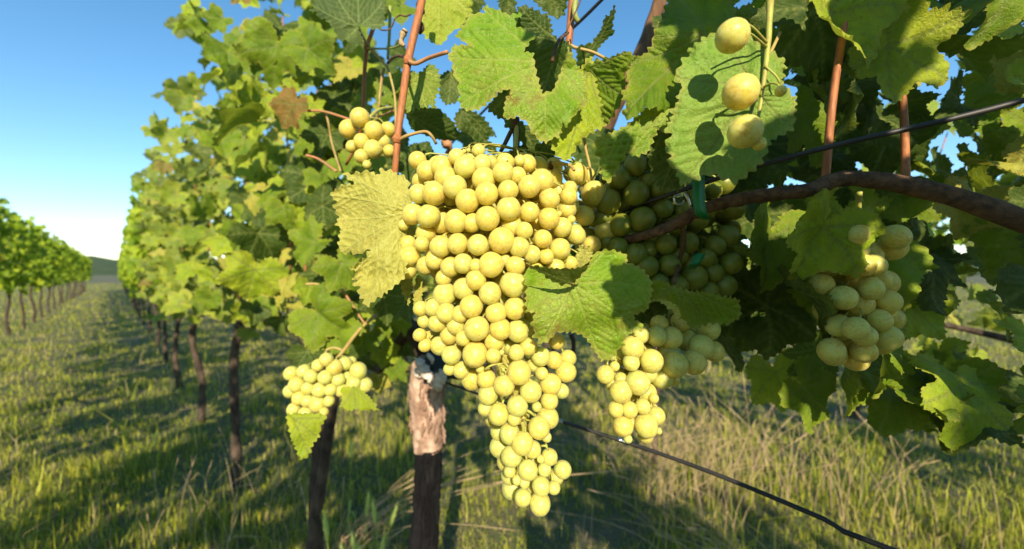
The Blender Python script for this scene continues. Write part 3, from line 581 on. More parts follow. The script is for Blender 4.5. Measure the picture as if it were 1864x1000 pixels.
TL([(566,-10),(600,-50),(640,-60),(701,-40),(703,0),(701,23),(699,43),(696,52),(681,54),(665,48),(652,50),(658,66),(663,80),(654,78),(643,79),(629,74),(616,74),(611,59),(602,47),(593,36),(579,32),(575,20),(561,22),(571,14)], (652,50), [(640,-55),(600,-30),(568,10),(697,45),(700,0),(630,72)], .44, M['leaf_dark'], tilt=(-.2,.5), wave=.009, under=True, teeth=(.007,.002), seed=17, sec=6, g=.0015, label='broad leaf at the top with pale veins, seen from below')
TL([(765,-20),(769,25),(764,45),(769,62),(782,75),(797,83),(808,78),(820,60),(840,48),(858,20),(862,-10),(840,-40)], (800,-15), [(797,80),(768,40),(850,20)], .42, M['leaf_lime'], tilt=(.1,.1), under=True, teeth=(.007,.002), seed=18, g=.0016)
TL([(749,130),(765,133),(782,115),(797,125),(802,147),(797,170),(792,180),(793,200),(782,192),(777,198),(770,195),(762,200),(757,198),(750,203),(740,205),(737,190),(742,162),(747,145)], (757,128), [(775,196),(745,203),(795,190),(800,140)], .39, M['leaf'], tilt=(0,.1), under=True, teeth=(.005,.002), seed=19, g=.0014)
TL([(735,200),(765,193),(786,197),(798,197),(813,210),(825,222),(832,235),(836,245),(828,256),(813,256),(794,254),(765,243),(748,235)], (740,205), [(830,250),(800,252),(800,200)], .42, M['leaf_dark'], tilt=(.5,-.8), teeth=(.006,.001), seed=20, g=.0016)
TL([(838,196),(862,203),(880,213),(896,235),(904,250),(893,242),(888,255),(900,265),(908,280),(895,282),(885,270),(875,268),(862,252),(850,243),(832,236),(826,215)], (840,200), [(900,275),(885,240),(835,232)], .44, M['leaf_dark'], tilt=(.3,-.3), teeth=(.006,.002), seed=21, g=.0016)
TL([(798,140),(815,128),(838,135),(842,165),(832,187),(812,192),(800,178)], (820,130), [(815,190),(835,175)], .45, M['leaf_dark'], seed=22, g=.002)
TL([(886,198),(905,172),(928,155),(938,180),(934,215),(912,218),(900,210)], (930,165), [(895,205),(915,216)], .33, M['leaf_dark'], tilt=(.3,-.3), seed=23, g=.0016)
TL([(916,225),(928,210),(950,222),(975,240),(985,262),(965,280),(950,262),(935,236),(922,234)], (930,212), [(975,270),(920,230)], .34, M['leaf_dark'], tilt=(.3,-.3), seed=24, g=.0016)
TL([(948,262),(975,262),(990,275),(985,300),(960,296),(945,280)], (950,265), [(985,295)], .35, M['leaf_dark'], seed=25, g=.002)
TL([(1185,512),(1203,510),(1227,522),(1246,528),(1288,533),(1310,538),(1345,545),(1350,575),(1325,592),(1307,589),(1289,590),(1281,592),(1272,597),(1264,602),(1260,598),(1254,598),(1251,589),(1246,582),(1238,582),(1237,566),(1228,557),(1214,549),(1201,547),(1184,549),(1182,528)], (1227,520), [(1264,600),(1345,570),(1190,545),(1290,588)], .275, M['leaf'], tilt=(-.1,-.4), wave=.005, quilt=.002, teeth=(.004,.0015), seed=26, sec=6, label='shaded leaf with a torn yellow edge under the dark clusters')  # its yellow edge is the strip below, sunlight put into the colour
TL([(1184,547),(1203,545),(1217,548),(1230,556),(1238,565),(1236,584),(1230,582),(1231,576),(1226,571),(1225,565),(1214,561),(1211,555),(1203,552),(1201,549)], (1230,560), [(1186,548)], .262, M['leaf_yellow'], tilt=(.1,.3), teeth=(.003,.0008), seed=27, wave=.002)  # sunlit edge of the leaf above, its light put into the yellow
TL([(1050,85),(1077,78),(1094,55),(1102,27),(1106,32),(1118,10),(1121,18),(1114,52),(1121,58),(1109,68),(1094,82),(1082,100),(1065,122),(1050,130)], (1060,110), [(1118,14),(1100,40)], .33, M['leaf_dark'], tilt=(1.0,-.4), teeth=(.005,.001), seed=28)
TL([(970,-30),(1034,-30),(1032,10),(1026,30),(1012,34),(1005,30),(992,22),(982,12),(972,2)], (1010,-20), [(1015,32),(978,5)], .36, M['leaf_dark'], seed=29, g=.0018)
TL([(905,0),(915,-12),(935,-10),(940,8),(938,25),(925,30),(912,22)], (925,-8), [(925,28)], .36, M['leaf_dark'], seed=30, g=.0018)
TL([(618,706),(640,704),(656,708),(668,718),(680,732),(690,748),(675,746),(660,748),(648,744),(636,749),(625,742),(618,740),(624,725)], (642,706), [(688,746),(648,745),(622,740)], .52, M['leaf_lime'], tilt=(.1,.2), teeth=(.007,.002), seed=31, g=.002)
TL([(520,755),(560,752),(588,753),(595,762),(586,772),(582,790),(578,800),(570,808),(563,830),(548,838),(530,800)], (535,760), [(563,828),(590,760),(580,798)], .46, M['leaf_lime'], tilt=(.1,.2), teeth=(.007,.002), seed=32, g=.002)
# leaves filling in beneath and around, all free standing generic leaves of this vine
R = random.Random(11)
def gl(px, py, d, s, kind='leaf', face=None, tip=None, spread=.35, parent=None, hi=1):
    n, tp = rand_pose(R, spread, face); return put_leaf(parent or HV, at(px, py, d), n, tip or tp, s, kind, hi, R)
for px, py, d, s, k in ((585, 60, .8, 1, 'leaf'), (600, 110, .75, .9, 'leaf'), (640, 120, .8, 1.0, 'leaf_dark'), (575, 140, .7, .8, 'leaf_lime'), (610, 170, .8, 1.0, 'leaf_dark'), (640, 190, .85, 1.0, 'leaf_lime'),
    (690, 150, .8, .8, 'leaf'), (535, 190, .60, .7, 'leaf_red'), (590, 250, .75, 1.1, 'leaf'), (620, 260, .8, 1, 'leaf_dark'), (690, 290, .7, .9, 'leaf'), (740, 270, .6, .8, 'leaf_dark'), (640, 300, .6, .7, 'leaf'),
    (575, 330, .7, 1, 'leaf_dark'), (590, 380, .7, 1, 'leaf_lime'), (575, 440, .65, .9, 'leaf'), (620, 480, .6, .8, 'leaf'), (590, 500, .75, 1.1, 'leaf_dark'), (580, 570, .6, 1.0, 'leaf'), (610, 590, .62, .9, 'leaf'), (640, 580, .7, .8, 'leaf_lime'),
    (670, 610, .75, .7, 'leaf'), (700, 640, .8, .6, 'leaf_lime'), (720, 670, .8, .55, 'leaf'), (690, 690, .82, .5, 'leaf_yellow'), (730, 620, .85, .8, 'leaf_dark'), (660, 640, .85, .9, 'leaf_dark'), (720, 590, .9, .8, 'leaf_dark'),
    (650, 500, .75, .9, 'leaf_dark'), (700, 530, .6, .8, 'leaf_dark'), (560, 640, .8, .8, 'leaf_dark'), (720, 160, .7, .8, 'leaf'), (700, 120, .75, .7, 'leaf_dark'), (730, 10, .6, .7, 'leaf'), (690, 10, .6, .7, 'leaf_dark'), (820, 10, .55, .8, 'leaf_dark'),
    (845, 130, .6, .5, 'leaf'), (870, 250, .6, .6, 'leaf_dark'), (745, 540, .5, .6, 'leaf_dark'), (700, 460, .5, .8, 'leaf_dark'), (690, 340, .6, .9, 'leaf_dark'), (560, 90, .65, .8, 'leaf'), (640, 40, .7, .8, 'leaf'), (760, 300, .5, .6, 'leaf_dark'),
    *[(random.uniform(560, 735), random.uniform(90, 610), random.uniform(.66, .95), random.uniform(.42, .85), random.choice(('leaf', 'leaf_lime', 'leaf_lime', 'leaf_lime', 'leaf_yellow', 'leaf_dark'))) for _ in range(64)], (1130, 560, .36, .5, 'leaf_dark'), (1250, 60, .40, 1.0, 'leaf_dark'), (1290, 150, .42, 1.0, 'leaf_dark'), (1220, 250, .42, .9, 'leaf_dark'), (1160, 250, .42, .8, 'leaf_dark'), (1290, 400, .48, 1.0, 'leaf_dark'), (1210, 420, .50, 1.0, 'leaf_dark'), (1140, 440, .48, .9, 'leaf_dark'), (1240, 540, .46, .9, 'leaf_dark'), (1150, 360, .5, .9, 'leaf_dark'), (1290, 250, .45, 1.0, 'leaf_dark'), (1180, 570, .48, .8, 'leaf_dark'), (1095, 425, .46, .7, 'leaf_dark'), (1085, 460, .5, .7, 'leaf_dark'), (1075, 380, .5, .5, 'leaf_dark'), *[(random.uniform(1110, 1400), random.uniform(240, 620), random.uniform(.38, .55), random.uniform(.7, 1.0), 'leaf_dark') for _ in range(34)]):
    gl(px, py, d, s, k)
for (px, py, d, rr) in ((1234, 548, .1, 1),): pass

# ---------------------------------------------------------------- grapes
def grape_mesh(seed, mat):
    import bmesh
    bm = bmesh.new(); bmesh.ops.create_icosphere(bm, subdivisions=4, radius=1.0); r = random.Random(seed); ez = r.uniform(1.0, 1.09)
    for v in bm.verts:
        n = v.co.normalized(); k = 1 + .018 * noise.noise(n * 1.3 + Vector((seed, 0, 0))) + .006 * noise.noise(n * 5 + Vector((seed, 0, 0)))
        if n.z < -.97: k -= .02 * (-n.z - .97) / .03
        if n.z > .96: k -= .04 * (n.z - .96) / .04
        v.co = Vector((n.x, n.y, n.z * ez)) * k * .0083
    me = bpy.data.meshes.new('grape'); bm.to_mesh(me); bm.free(); me.polygons.foreach_set('use_smooth', [True] * len(me.polygons)); me.materials.append(mat); return me
GM = {k: [grape_mesh(i, M[k]) for i in range(5)] for k in ('grape', 'grape_shaded')}
def cluster(name, label, group, axis, entries, base_fn, mat='grape', fill=None, top=None, seed=0, max_push=.12, squeeze=.76, extra=()):
    """axis: stem points (px,py,depth); entries: (px,py,r_px) front first; each berry slides back along its sight line until it touches those in front"""
    R = random.Random(seed); ax = [at(*p) for p in axis]; c = empty(name, ax[0], label, 'grape cluster', group)
    placed = []
    def slot(px, py, r, d0, lim):
        d = d0
        while d < d0 + lim:
            p = at(px, py, d); rw = r * d / FPX
            if all((p - q).length >= squeeze * (rw + rq) for q, rq in placed): return p, rw
            d += .0012
        return None
    for (px, py, r) in entries:
        s = slot(px, py, r, base_fn(px, py), max_push)
        if s: placed.append(s)
        else: print('no slot', label[:20], px, py)
    if fill:
        for (px, py, r) in fill:
            s = slot(px, py, r, base_fn(px, py) + .02, max_push + .05)
            if s: placed.append(s)
    path = smooth_path(ax, 60); acc = Acc(); acc.tube(ax, [.0019, .0015, .0008], 24, 7, rough=.2, rs=300)
    for p, rw in placed:
        b = min(path, key=lambda q: (q - p - Vector((0, 0, .012))).length); dirv = (b - p)
        up = (dirv.normalized() * .8 + Vector((0, 0, .7)) + Vector((R.uniform(-.4, .4), R.uniform(-.4, .4), 0))).normalized()
        q = up.to_track_quat('Z', 'Y'); s = rw / .0083
        link('grape', R.choice(GM[mat]), c, mtx=Matrix.Translation(p) @ q.to_matrix().to_4x4() @ Matrix.Rotation(R.uniform(0, 6), 4, 'Z') @ Matrix.Scale(s, 4))
        e = p + up * rw * .96; acc.tube([e, e + up * .005, (e + b) / 2 + Vector((0, 0, .003)), b], [.0011, .0006, .0006, .0009], 6, 5)
    if top: acc.tube([at(*p) for p in top], [.0022, .0019, .0017], 14, 8, rough=.15, rs=200)
    for pts, r_ in extra: acc.tube([at(*p) for p in pts], [r_, r_ * .8], 8, 6, rough=.2, rs=300)
    acc.build('stem', M['rachis'], c, ax[0]); return c, placed
H = [(887,398,22.5),(913,438,24),(830,403,22),(926,380,22),(894,482,23),(934,518,24),(746,467,19),(843,480,18.5),(866,510,19),(810,536,21.5),(892,534,20.5),(858,558,21.5),(903,570,19.5),(937,562,20.5),(868,598,23),(865,645,23),
(791,352,22.5),(828,341,21.5),(851,366,22),(886,353,21.5),(847,304,20.5),(916,314,19.5),(963,340,20.5),(999,398,20),(811,323,20),(881,327,22),(878,299,17),(804,304,20),(925,347,19),(964,386,18),(780,394,21),(802,405,19),(752,390,19),(762,353,18),(860,406,17),
(1000,362,18.5),(1035,358,16),(1051,317,19),(1104,420,21.5),(1081,353,23.5),(1077,446,17),(1023,414,18),(1048,428,18),(1064,393,17.5),(1040,400,8),(1018,389,5),(988,435,17),(1019,453,19.5),(1027,472,6),(945,450,19),(968,463,16.5),(994,467,14),(954,420,16),(932,412,20),(1032,382,17),(1038,343,13),(938,484,18),
(833,444,19),(802,449,20),(870,446,19.5),(792,473,18),(776,484,17.5),(768,444,13.5),(742,444,15),(820,486,18),(808,506,15),(744,494,14),(733,490,10),(866,484,13),(844,526,20),(812,570,18.5),(789,560,16),(838,572,16),(775,425,18),(918,474,12),
(830,593,17),(796,588,17),(911,599,19.5),(942,603,20),(900,622,18),(818,610,17),(822,646,18),(802,629,18.5),(843,616,14),(832,623,15),(898,648,14),(840,674,16),(819,672,12),
(885,690,17.5),(918,702,19),(945,678,21.5),(961,631,16.5),(984,649,18),(860,691,20),(1002,700,20),(966,713,20),(1030,677,19),(1008,656,16),(940,642,15),(1022,712,14),(972,664,14),(986,680,12),(889,718,18),(884,744,14),(908,754,19),(942,739,19),(977,741,9),(981,779,19.5),(997,760,19.5),(1000,730,16),(1013,622,14),(1034,652,15),(874,672,8),(913,642,5),
(951,807,20),(928,789,18.5),(969,818,16),(995,796,9),(931,831,19),(928,858,11),(961,856,18),(941,874,9),(955,879,9.5),(984,836,7),(991,855,12.5),(1000,832,15),(1024,855,16),(1012,868,13.5),(985,885,16.5),(1008,888,12),(952,906,15.5),(983,917,19),(936,763,12),
(760,292,16),(778,312,19),(831,286,15),(871,275,12.5),(892,297,13),(845,276,4),(853,274,4),(946,293,10),(960,298,16),(986,330,22),(942,320,16),(735,410,10),(1012,486,16),(1038,480,14),(976,494,15),(1060,470,13),(766,562,14),(764,610,12),(775,614,15),(774,629,12),(790,612,14),(772,585,12),(728,476,9)]
AXC = [(905, 285), (900, 400), (890, 500), (895, 600), (935, 700), (955, 800), (975, 910)]
def halfw(py): return 150 if py < 430 else 150 - (py - 430) * .36 if py < 700 else 60
def base_h(px, py):
    for (x0, y0), (x1, y1) in zip(AXC, AXC[1:]):
        if y0 <= py <= y1: cx = x0 + (x1 - x0) * (py - y0) / (y1 - y0); break
    else: cx = AXC[0][0] if py < 285 else AXC[-1][0]
    q = (px - cx) / halfw(py); return .280 + (.022 if py < 540 else .011) * min(1.8, q * q) + (.018 if px > 1040 and py < 470 else 0) + max(0, (320 - py)) * .0003
Rf = random.Random(5); FILL = []
for py in range(300, 900, 27):
    hw = halfw(py) * .72; cx = base_h(900, py); cxp = [x0 + (x1 - x0) * (py - y0) / (y1 - y0) for (x0, y0), (x1, y1) in zip(AXC, AXC[1:]) if y0 <= py <= y1][0]
    k = int(hw * 2 / 30)
    for i in range(k + 1 if py < 640 else k): FILL.append((cxp - hw + i * 2 * hw / max(1, k) + Rf.uniform(-6, 6), py + Rf.uniform(-6, 6), Rf.uniform(15, 20)))
FILL += [(Rf.uniform(950, 1095), Rf.uniform(310, 465), Rf.uniform(15, 19)) for _ in range(26)] + [(Rf.uniform(765, 860), Rf.uniform(300, 500), Rf.uniform(15, 19)) for _ in range(10)]
hc, hp = cluster('grape_cluster', 'very large golden sunlit grape cluster hanging before the pale trunk', 'hanging clusters of white grapes',
    [(938, 272, .32), (925, 330, .325), (900, 430, .325), (893, 540, .32), (915, 650, .31), (945, 740, .30), (965, 830, .296), (985, 890, .294)], H, base_h, 'grape', FILL, [(938, 272, .32), (940, 240, .332), (941, 215, .335)], 1, extra=(
    ([(882, 674, .280), (893, 666, .278), (906, 663, .279), (916, 662, .281)], .0009), ([(906, 663, .279), (910, 672, .281), (912, 684, .284)], .0008), ([(913, 644, .281), (920, 651, .281), (926, 662, .282)], .0009), ([(906, 663, .279), (918, 669, .281), (930, 676, .284)], .0007),
    ([(960, 748, .279), (966, 751, .278), (973, 757, .280)], .0011), ([(951, 768, .279), (953, 778, .279), (952, 790, .282)], .0016), ([(986, 812, .284), (993, 812, .282), (998, 819, .283)], .0009), ([(962, 690, .284), (973, 700, .282), (975, 712, .284)], .0011)))
# smaller stray berries and bud-like shot berries are entries above
cluster('grape_cluster', 'small loose grape cluster beside the orange cane', 'hanging clusters of white grapes', [(672, 215, .44), (670, 240, .44), (668, 275, .44)],
    [(655,214,17),(634,235,16),(681,238,17),(679,272,17),(658,258,14),(641,267,11),(658,285,13),(707,236,13),(708,275,12),(697,258,13),(640,250,10),(668,300,8)], lambda x, y: .42 + abs(x - 665) * .0004, 'grape', None, [(672, 215, .44), (690, 200, .47), (715, 195, .5)], 2)
cluster('grape_cluster', 'compact pale grape cluster above the small lime leaf', 'hanging clusters of white grapes', [(614, 650, .57), (605, 680, .56), (590, 730, .56)],
    [(578,735,15),(582,710,14),(622,711,12),(602,710,11.5),(644,697,13.5),(664,701,13.5),(652,675,15),(609,669,14.5),(592,687,13),(616,691,12),(567,685,13),(594,655,12.5),(628,662,12.5),(631,686,9),(579,665,11),(561,707,12),(599,730,10),(560,730,11),(553,676,12),(540,700,14),(545,725,13),(530,680,13),(528,712,12),(640,658,9),(535,745,12),(556,752,12),(590,750,8)], lambda x, y: .53 + abs(x - 595) * .0004,
    'grape', None, None, 3)
C4 = [(1151,632,21),(1186,657,21),(1228,664,24),(1161,697,22),(1130,713,20),(1176,775,21),(1134,776,18.5),(1146,746,15),(1121,745,14),(1262,660,22),(1204,685,21),(1102,682,16),(1194,757,16.5),(1143,799,8),(1175,793,14),(1199,785,6),(1190,725,9),(1119,667,9),(1149,660,15),(1178,715,17),(1215,640,18),(1277,632,22),(1250,620,20),(1222,615,20),(1195,612,18),(1290,600,20),(1265,590,20),(1240,585,18),(1115,700,12),(1160,650,14),(1170,740,14),(1150,770,10),(1160,720,16),(1185,745,13),(1165,610,16),(1200,590,16),(1300,640,18),(1180,680,16),(1225,690,12),(1130,690,12),(1155,757,13)]
cluster('grape_cluster', 'half shaded grape cluster hanging lowest behind the bright leaf', 'hanging clusters of white grapes', [(1220, 575, .34), (1200, 640, .335), (1165, 700, .325), (1160, 780, .32)], C4, lambda x, y: .285 + max(0, x - 1180) * .00012 + max(0, 640 - y) * .0003, 'grape', [(1150 + Rf.uniform(-25, 100), Rf.uniform(600, 700), 18) for _ in range(12)], [(1220, 575, .34), (1230, 500, .35), (1240, 430, .35)], 4)
C5 = [(1158,352,23),(1157,301,20),(1169,400,24),(1264,505,23),(1179,485,20),(1219,482,20),(1127,325,20),(1107,367,23),(1207,380,18),(1204,345,20),(1242,385,18),(1097,397,19),(1157,462,20),(1212,445,19),(1252,442,19),(1299,497,18),(1302,447,18),(1299,347,15),(1140,367,19),(1118,345,20),(1180,330,18),(1225,320,20),(1130,410,20),(1188,365,18),(1125,450,18),(1190,430,18),(1285,470,18),(1235,520,18),(1200,515,17),(1155,500,16),(1270,400,19),(1230,410,19),(1145,430,18),(1105,440,14),(1215,300,18),(1195,300,16),(1150,520,16),(1265,360,18),(1285,385,17),(1180,455,17),(1235,465,17),(1255,480,17),(1110,310,14),(1290,530,18),(1320,520,20),(1330,480,20),(1325,430,20),(1335,380,20)]
cluster('grape_cluster', 'deeply shaded grape cluster behind the brown cane and green tape', 'hanging clusters of white grapes', [(1200, 270, .36), (1200, 340, .37), (1200, 420, .37), (1220, 500, .36)], C5, lambda x, y: .325 + abs(x - 1200) * .00005, 'grape_shaded', [(Rf.uniform(1110, 1330), Rf.uniform(310, 520), 19) for _ in range(24)], None, 5)
cluster('grape_cluster', 'few large grapes right against the broad pale leaf', 'hanging clusters of white grapes', [(1402, 4, .246), (1398, 80, .243), (1388, 165, .240), (1374, 252, .236)],
    [(1333,66,29),(1348,168,31),(1356,240,29),(1421,166,10),(1382,262,12)], lambda x, y: .222, 'grape', None, [(1402, 4, .246), (1400, -30, .26)], 6, extra=(([(1398, 80, .243), (1370, 50, .235), (1345, 38, .226)], .0008), ([(1388, 165, .240), (1372, 140, .232), (1354, 136, .226)], .0008), ([(1392, 120, .240), (1412, 138, .238), (1420, 152, .238)], .0007)))

# ---------------------------------------------------------------- right-hand vine of this row
RB = Vector((.78, -.18, 0))
RV = empty('grapevine', RB, 'grapevine whose brown cane and leaves reach in behind the shaded grapes', 'grapevine', 'grapevines of the near row')
tube('trunk', [RB + Vector((0, 0, -.03)), RB + Vector((.02, 0, .4)), RB + Vector((-.01, .02, .84))], [.035, .028, .032], M['bark'], RV, 30, 16, .2, 50)
tube('arm', C([(1112, 441, .345), (1150, 434, .325), (1190, 424, .31), (1240, 402, .30), (1307, 372, .285), (1450, 350, .27), (1700, 350, .25)]) + [Vector((.5, .1, .95)), RB + Vector((0, 0, .86))], [.0028, .0034, .0038, .0046, .0045, .0046, .0052, .010, .024], M['cane_old'], RV, 90, 16, .34, 150)
tube('cane', C([(1240, 402, .30), (1245, 440, .31), (1235, 480, .32), (1228, 515, .285)]), [.0022, .0018, .0014], M['cane_old'], RV, 14, 8)
tube('cane', C([(1500, 350, .27), (1520, 150, .27), (1560, -80, .28)]), [.0026, .0024, .0022], M['cane'], RV, 18, 10)
tube('cane', C([(1650, 350, .28), (1640, 150, .30), (1600, -80, .32)]), [.0026, .0024, .0022], M['cane'], RV, 18, 10)
R = random.Random(31)
for i in range(120):
    px = R.uniform(1400, 2050); py = R.uniform(-150, 520); d = R.uniform(.27, .55)
    gl(px, py, d, R.uniform(.6, .95), pick(R, (('leaf', 4), ('leaf_dark', 3), ('leaf_lime', 1.5), ('leaf_yellow', .4))), None, None, .6, RV)
for i in range(26):
    gl(R.uniform(1400, 1950), R.uniform(520, 760), R.uniform(.30, .55), R.uniform(.55, .85), pick(R), None, None, .6, RV)
for i in range(110):      # unseen canopy of this vine past the viewer's right shoulder, thickened to block light
    p = Vector((R.uniform(.22, .75), R.uniform(-.45, .16), R.uniform(.85, 1.9))); n, tp = rand_pose(R, .7); put_leaf(RV, p, n, tp, R.uniform(.8, 1.15), pick(R), 1, R)
# unseen leaves and cane added on the sun side to shade grapes and leaves
def shade(px, py, d, t_, s, kind='leaf', parent=None):
    p = at(px, py, d) + TOSUN * t_; n = TOSUN + Vector((R.uniform(-.35, .35), R.uniform(-.3, .3), R.uniform(-.35, .35)))
    put_leaf(parent or RV, p, n, Vector((R.uniform(-.5, .5), 0, -1)), s, kind, 1, R)
for px, py, s in ((1084, 352, .34), (1122, 402, .30), (1112, 455, .30), (1140, 430, .34), (1300, 470, .9), (1165, 455, .36), (1240, 480, .7), (1205, 490, .65), (1168, 512, .50), (1250, 520, .75), (1300, 540, .8), (1215, 560, .55), (1260, 600, .7), (1300, 620, .7), (1350, 500, .9), (1318, 408, .75), (1365, 400, .8), (1228, 690, .40), (1240, 640, .55), (1195, 600, .42), (1330, 680, .7)):
    shade(px, py, .31, R.uniform(.34, .42), s); shade(px + R.uniform(-6, 6), py + R.uniform(-6, 6), .31, R.uniform(.47, .58), s * .95)
for px, py, s, t_ in ((1158, 508, .42, .30), (1150, 520, .36, .36), (1170, 530, .34, .27), (1178, 515, .38, .40), (1145, 545, .22, .24)): shade(px, py, .265, t_, s)
for px, py, s in ((985, 60, .36), (1000, 110, .30), (1275, 20, .7), (1240, 60, .45), (1230, 130, .32), (1290, -20, .8)): shade(px, py, .30, R.uniform(.30, .40), s)
tube('cane', [RB + Vector((0, .02, .86)), Vector((.52, -.15, 1.15)), Vector((.30, -.06, 1.26)), Vector((.18, -.05, 1.24)), Vector((.08, -.03, 1.30))], [.005, .0042, .0035, .003, .002], M['cane'], RV, 26, 8)  # unseen cane added to carry the shading leaves
cluster('grape_cluster', 'grape cluster among the leaves beyond the broad pale leaf', 'hanging clusters of white grapes', [(1560, 400, .30), (1560, 480, .30), (1570, 600, .30)],
    [(1560 + Rf.uniform(-75, 75) * (1 - max(0, k - 30) / 60), 420 + k * 4.2 + Rf.uniform(-8, 8), Rf.uniform(19, 24)) for k in range(56)], lambda x, y: .27 + abs(x - 1560) * .0003, 'grape', None, [(1560, 400, .30), (1565, 350, .29)], 7, squeeze=.92)

# ---------------------------------------------------------------- wires, tape, stake
def wire(pts, r, label, cat='wire', name='trellis_wire', group='trellis wires'):
    o = tube(name, pts, [r, r], M['wire'], None, 30, 8, .05, 90); return props(o, label, cat, group)
wire([Vector((.62, -.05, .845))] + C([(1700, 1030, .28), (1500, 945, .335), (1307, 865, .40), (1160, 812, .455), (1020, 767, .50), (900, 728, .60), (812, 697, .74)]) + [at(700, 660, .95), at(560, 625, 1.3), at(300, 560, 3.2)], .0021, 'thick dark wire running low behind the long tail of the cluster')
for x, y, d in ((1134, 803, .4625), (1018, 766, .499)):
    a = at(x - 9, y - 3, d - .0005); b = at(x + 9, y + 4, d - .0005)
    props(tube('wire_splice', [a, b], [.0027, .0027], M['steel'], None, 4, 10), 'pale splice on the low wire ' + ('under the half shaded cluster' if x > 1100 else 'beside the cluster tail'), 'wire splice', 'splices on the low wire')
wire(C([(820, 263, .71), (895, 188, .62), (960, 125, .57), (1017, 73, .52), (1057, 38, .49), (1120, -25, .45)]), .0021, 'dark wire rising steeply behind the big veined leaf')
wire(C([(1108, 394, .352), (1150, 378, .335), (1200, 361, .318), (1307, 325, .285), (1500, 270, .25), (1800, 200, .22), (2300, 60, .18)]), .0017, 'black wire across the shaded grapes above the brown cane')
def ribbon(pts, w, mat, thick=.0004):
    P_ = smooth_path(pts, 18); V = []; F = []
    for i, p in enumerate(P_):
        V += [p + Vector((-w / 2, 0, 0)), p + Vector((w / 2, 0, 0)), p + Vector((w / 2, thick, 0)), p + Vector((-w / 2, thick, 0))]
    for i in range(len(P_) - 1):
        for k in range(4): F.append((i * 4 + k, i * 4 + (k + 1) % 4, i * 4 + 4 + (k + 1) % 4, i * 4 + 4 + k))
    o0 = V[0].copy(); return mesh('tape', [v - o0 for v in V], F, True, mat), o0
me, o0 = ribbon(C([(1270, 300, .29), (1272, 322, .272), (1272, 345, .270), (1273, 370, .270), (1278, 392, .272), (1292, 400, .285)]), .0082, M['tape'])
props(link('tying_tape', me, None, o0), 'wide green tape tying the brown cane to the wire', 'plant tie', 'green plant ties')
me, o0 = ribbon(C([(1275, 462, .292), (1270, 472, .29), (1264, 482, .29), (1256, 490, .30)]), .0075, M['tape'])
props(link('tying_tape', me, None, o0), 'short green tape end showing among the shaded grapes', 'plant tie', 'green plant ties')
acc = Acc(); acc.tube([at(1236 + 9 * math.cos(a), 364 + 9 * math.sin(a), .288) for a in np.linspace(0, 5.6, 14)], [.0008], 0, 6); acc.tube(C([(1245, 350, .288), (1252, 362, .287), (1257, 377, .288)]), [.0012, .0012], 8, 6)
props(acc.build('wire_hook', M['steel']), 'small shiny metal hook beside the green tape', 'hook')
SP = C([(1225, -90, .58), (1203, 0, .58), (1166, 98, .58), (1110, 215, .58), (1078, 300, .58), (1066, 350, .58)])
props(tube('wooden_stake', SP, [.0105, .0105, .011, .012], M['wood'], None, 40, 10, .14, 70), 'leaning brown wooden stake rising behind the leaves into the sky', 'stake')
LP = C([(612, 700, 1.05), (600, 780, 1.06), (585, 880, 1.07), (566, 1010, 1.08)]); LP.append(Vector((LP[-1].x - .04, 1.1, -.03)))
props(tube('leaning_post', LP, [.012, .0135, .0145, .015], M['bark_dark'], None, 40, 16, .12, 40), 'dark leaning post standing in the shaded grass behind the pale grape cluster', 'post')
b = Vector((.22, 2.6, 0)); props(tube('steel_post', [b + Vector((0, 0, -.05)), b + Vector((0, 0, 1.7))], [.02, .02], M['bark_dark'], None, 10, 6, .03), 'thin dark upright post in the row behind, half hidden by the cluster tail', 'post')

# ---------------------------------------------------------------- weeds at the foot of the row
R = random.Random(77)
def arc(base, h, lean, n=7): return [base + Vector((lean.x * (u ** 1.8), lean.y * (u ** 1.8), h * (u - .28 * (lean.length / max(h, .01)) * u ** 2.4))) for u in [i / (n - 1) for i in range(n)]]
def foxtail(px, py_top, d, h, lean, label, head=.06):
    top = at(px, py_top, d); base = Vector((top.x - lean, d, 0)); f = empty('foxtail_grass', base, label, 'grass plant', 'foxtail grasses')
    h = top.z; path = arc(base, h, Vector((lean, 0, 0)) if abs(lean) > 1e-6 else Vector((.001, 0, 0)), 9)
    tube('stem', path, [.0011, .0009, .0007], M['fox_stem'], f, 14, 5)
    q = smooth_path(path, 60); K = max(6, int(60 * head / max(h, .1) * 1.3)); hp_ = q[-K:]
    acc = Acc(); acc.tube([hp_[0], hp_[len(hp_) // 2], hp_[-1]], [.003, .0062, .0056, .0018], 10, 7, rough=.3, rs=400)
    for i in range(90):
        p = R.choice(hp_); dv = Vector((R.uniform(-1, 1), R.uniform(-1, 1), R.uniform(.1, 1))).normalized(); acc.tube([p + dv * .002, p + dv * .0135], [.0005, .00015], 1, 3)
    acc.build('seed_head', M['fox_head'], f)
    for k in range(3):
        a = R.uniform(0, 6.3); z = R.uniform(.05, .5) * h; bb = base + Vector((0, 0, z)); l = R.uniform(.12, .22); V = []; F = []
        dr = Vector((math.cos(a), math.sin(a), 0)); sd = Vector((-dr.y, dr.x, 0)) * .003
        for i in range(7): u = i / 6; c_ = bb + dr * l * u * .8 + Vector((0, 0, l * (.9 * u - .75 * u * u))); w_ = (1 - u) ** .6; V += [c_ - sd * w_ - bb, c_ + sd * w_ - bb]
        for i in range(6): F.append((2 * i, 2 * i + 1, 2 * i + 3, 2 * i + 2))
        link('leaf_blade', mesh('leaf_blade', V, F, True, M['fox_stem']), f, bb)
    return f
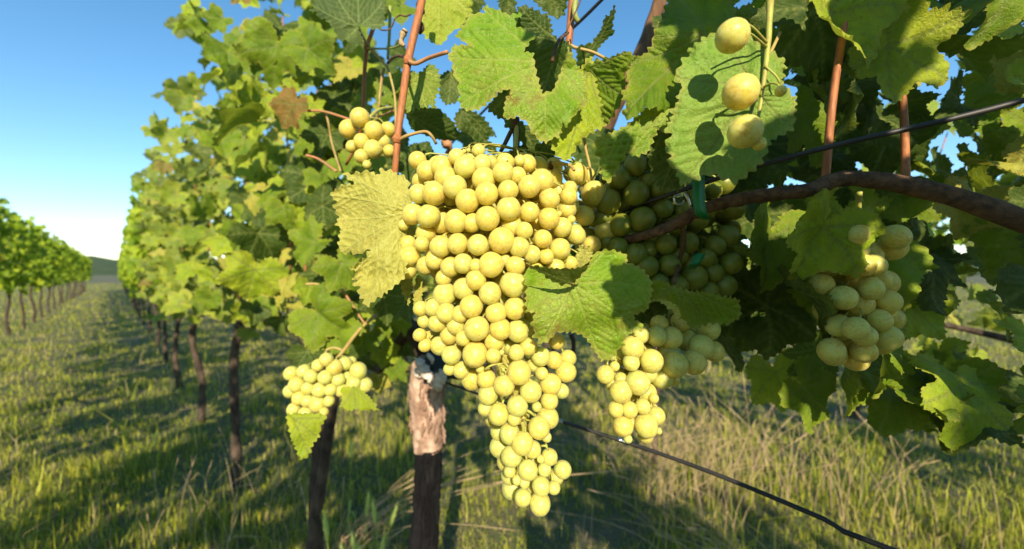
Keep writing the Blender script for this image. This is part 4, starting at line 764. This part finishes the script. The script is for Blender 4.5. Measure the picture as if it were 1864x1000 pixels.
fx = [(671, 893, 1.15, .02, 'upright yellow green foxtail nearest the shaded post'), (722, 908, 1.10, .07, 'foxtail with arching lime head just left of the shade-painted trunk'), (678, 905, 1.12, -.03, 'short foxtail with plump head behind the upright one'), (640, 960, 1.0, -.04, 'drooping foxtail low in the shaded grass'), (700, 965, 1.0, .05, 'low broad foxtail head lit at its edge'), (620, 975, .95, -.08, 'lowest foxtail head leaning away from the trunk'), (590, 930, 1.0, -.03, 'foxtail half hidden against the dark leaning post'), (640, 800, 1.5, .01, 'tall thin foxtail standing alone in the shade'), (655, 985, .9, .03, 'foxtail just showing at the bottom of the view')]
for px, py, d, ln, lab in fx: foxtail(px, py, d, 0, ln, lab)
def dry_clump(cx, d, n, hs, spread, lean, label, seed, mat='dry', top=None):
    Rr = random.Random(seed); base = Vector(((cx - CX) / FPX * d, d, 0)); c = empty('dry_grass', base, label, 'dry grass', 'tufts of dry grass')
    for i in range(n):
        b_ = base + Vector((Rr.uniform(-spread, spread), Rr.uniform(-spread, spread), 0)); h = Rr.uniform(*hs); l = Vector((Rr.gauss(lean, .35) * h, Rr.gauss(0, .25) * h, 0))
        tube('stalk', arc(b_, h, l, 6), [.0014, .0011, .0007], M[mat], c, 9, 4)
        if Rr.random() < .4:
            e = arc(b_, h, l, 6); tube('seed_head', [e[-2].lerp(e[-1], .5), e[-1], e[-1] + (e[-1] - e[-2]) * .3], [.0008, .0020, .0006], M[mat], c, 6, 5, .4, 300)
    return c
dry_clump(1250, 1.75, 46, (.25, .55), .16, .1, 'tuft of pale dry stalks standing behind the low wire', 1)
dry_clump(1350, 1.9, 46, (.3, .6), .18, -.1, 'tall dry tuft beyond the half shaded cluster', 2)
dry_clump(1200, 2.0, 40, (.15, .35), .25, .7, 'bent dry straw lying below the lowest grapes', 3)
dry_clump(1120, 2.1, 36, (.12, .3), .25, -.6, 'flattened brown straw under the middle of the low wire', 4)
dry_clump(1060, 2.6, 30, (.1, .25), .25, .4, 'brown straw tuft behind the cluster tail', 5)
dry_clump(1290, 1.45, 24, (.12, .3), .18, -.8, 'curled dry blades at the edge of the deep shade', 6)
dry_clump(620, 1.35, 22, (.40, .60), .06, .85, 'long arching dry stalks leaning towards the shade-painted trunk', 7)
dry_clump(645, 1.1, 12, (.18, .34), .05, .1, 'short pinkish dry stalks among the foxtails', 8, 'petiole_red')
dry_clump(575, 1.2, 26, (.2, .42), .10, .2, 'dry tuft around the foot of the dark leaning post', 9)
dry_clump(1050, 1.35, 8, (.12, .3), .06, 0, 'few thin dry stalks in front of the lit grass', 10)
dry_clump(430, 1.6, 40, (.2, .4), .25, .2, 'pale dry tuft out in the grass alley', 11)
dry_clump(1600, 1.7, 40, (.25, .5), .25, .1, 'dry tuft below the leaves beyond the broad pale leaf', 12)
print('objects', len(bpy.data.objects), 'script done')
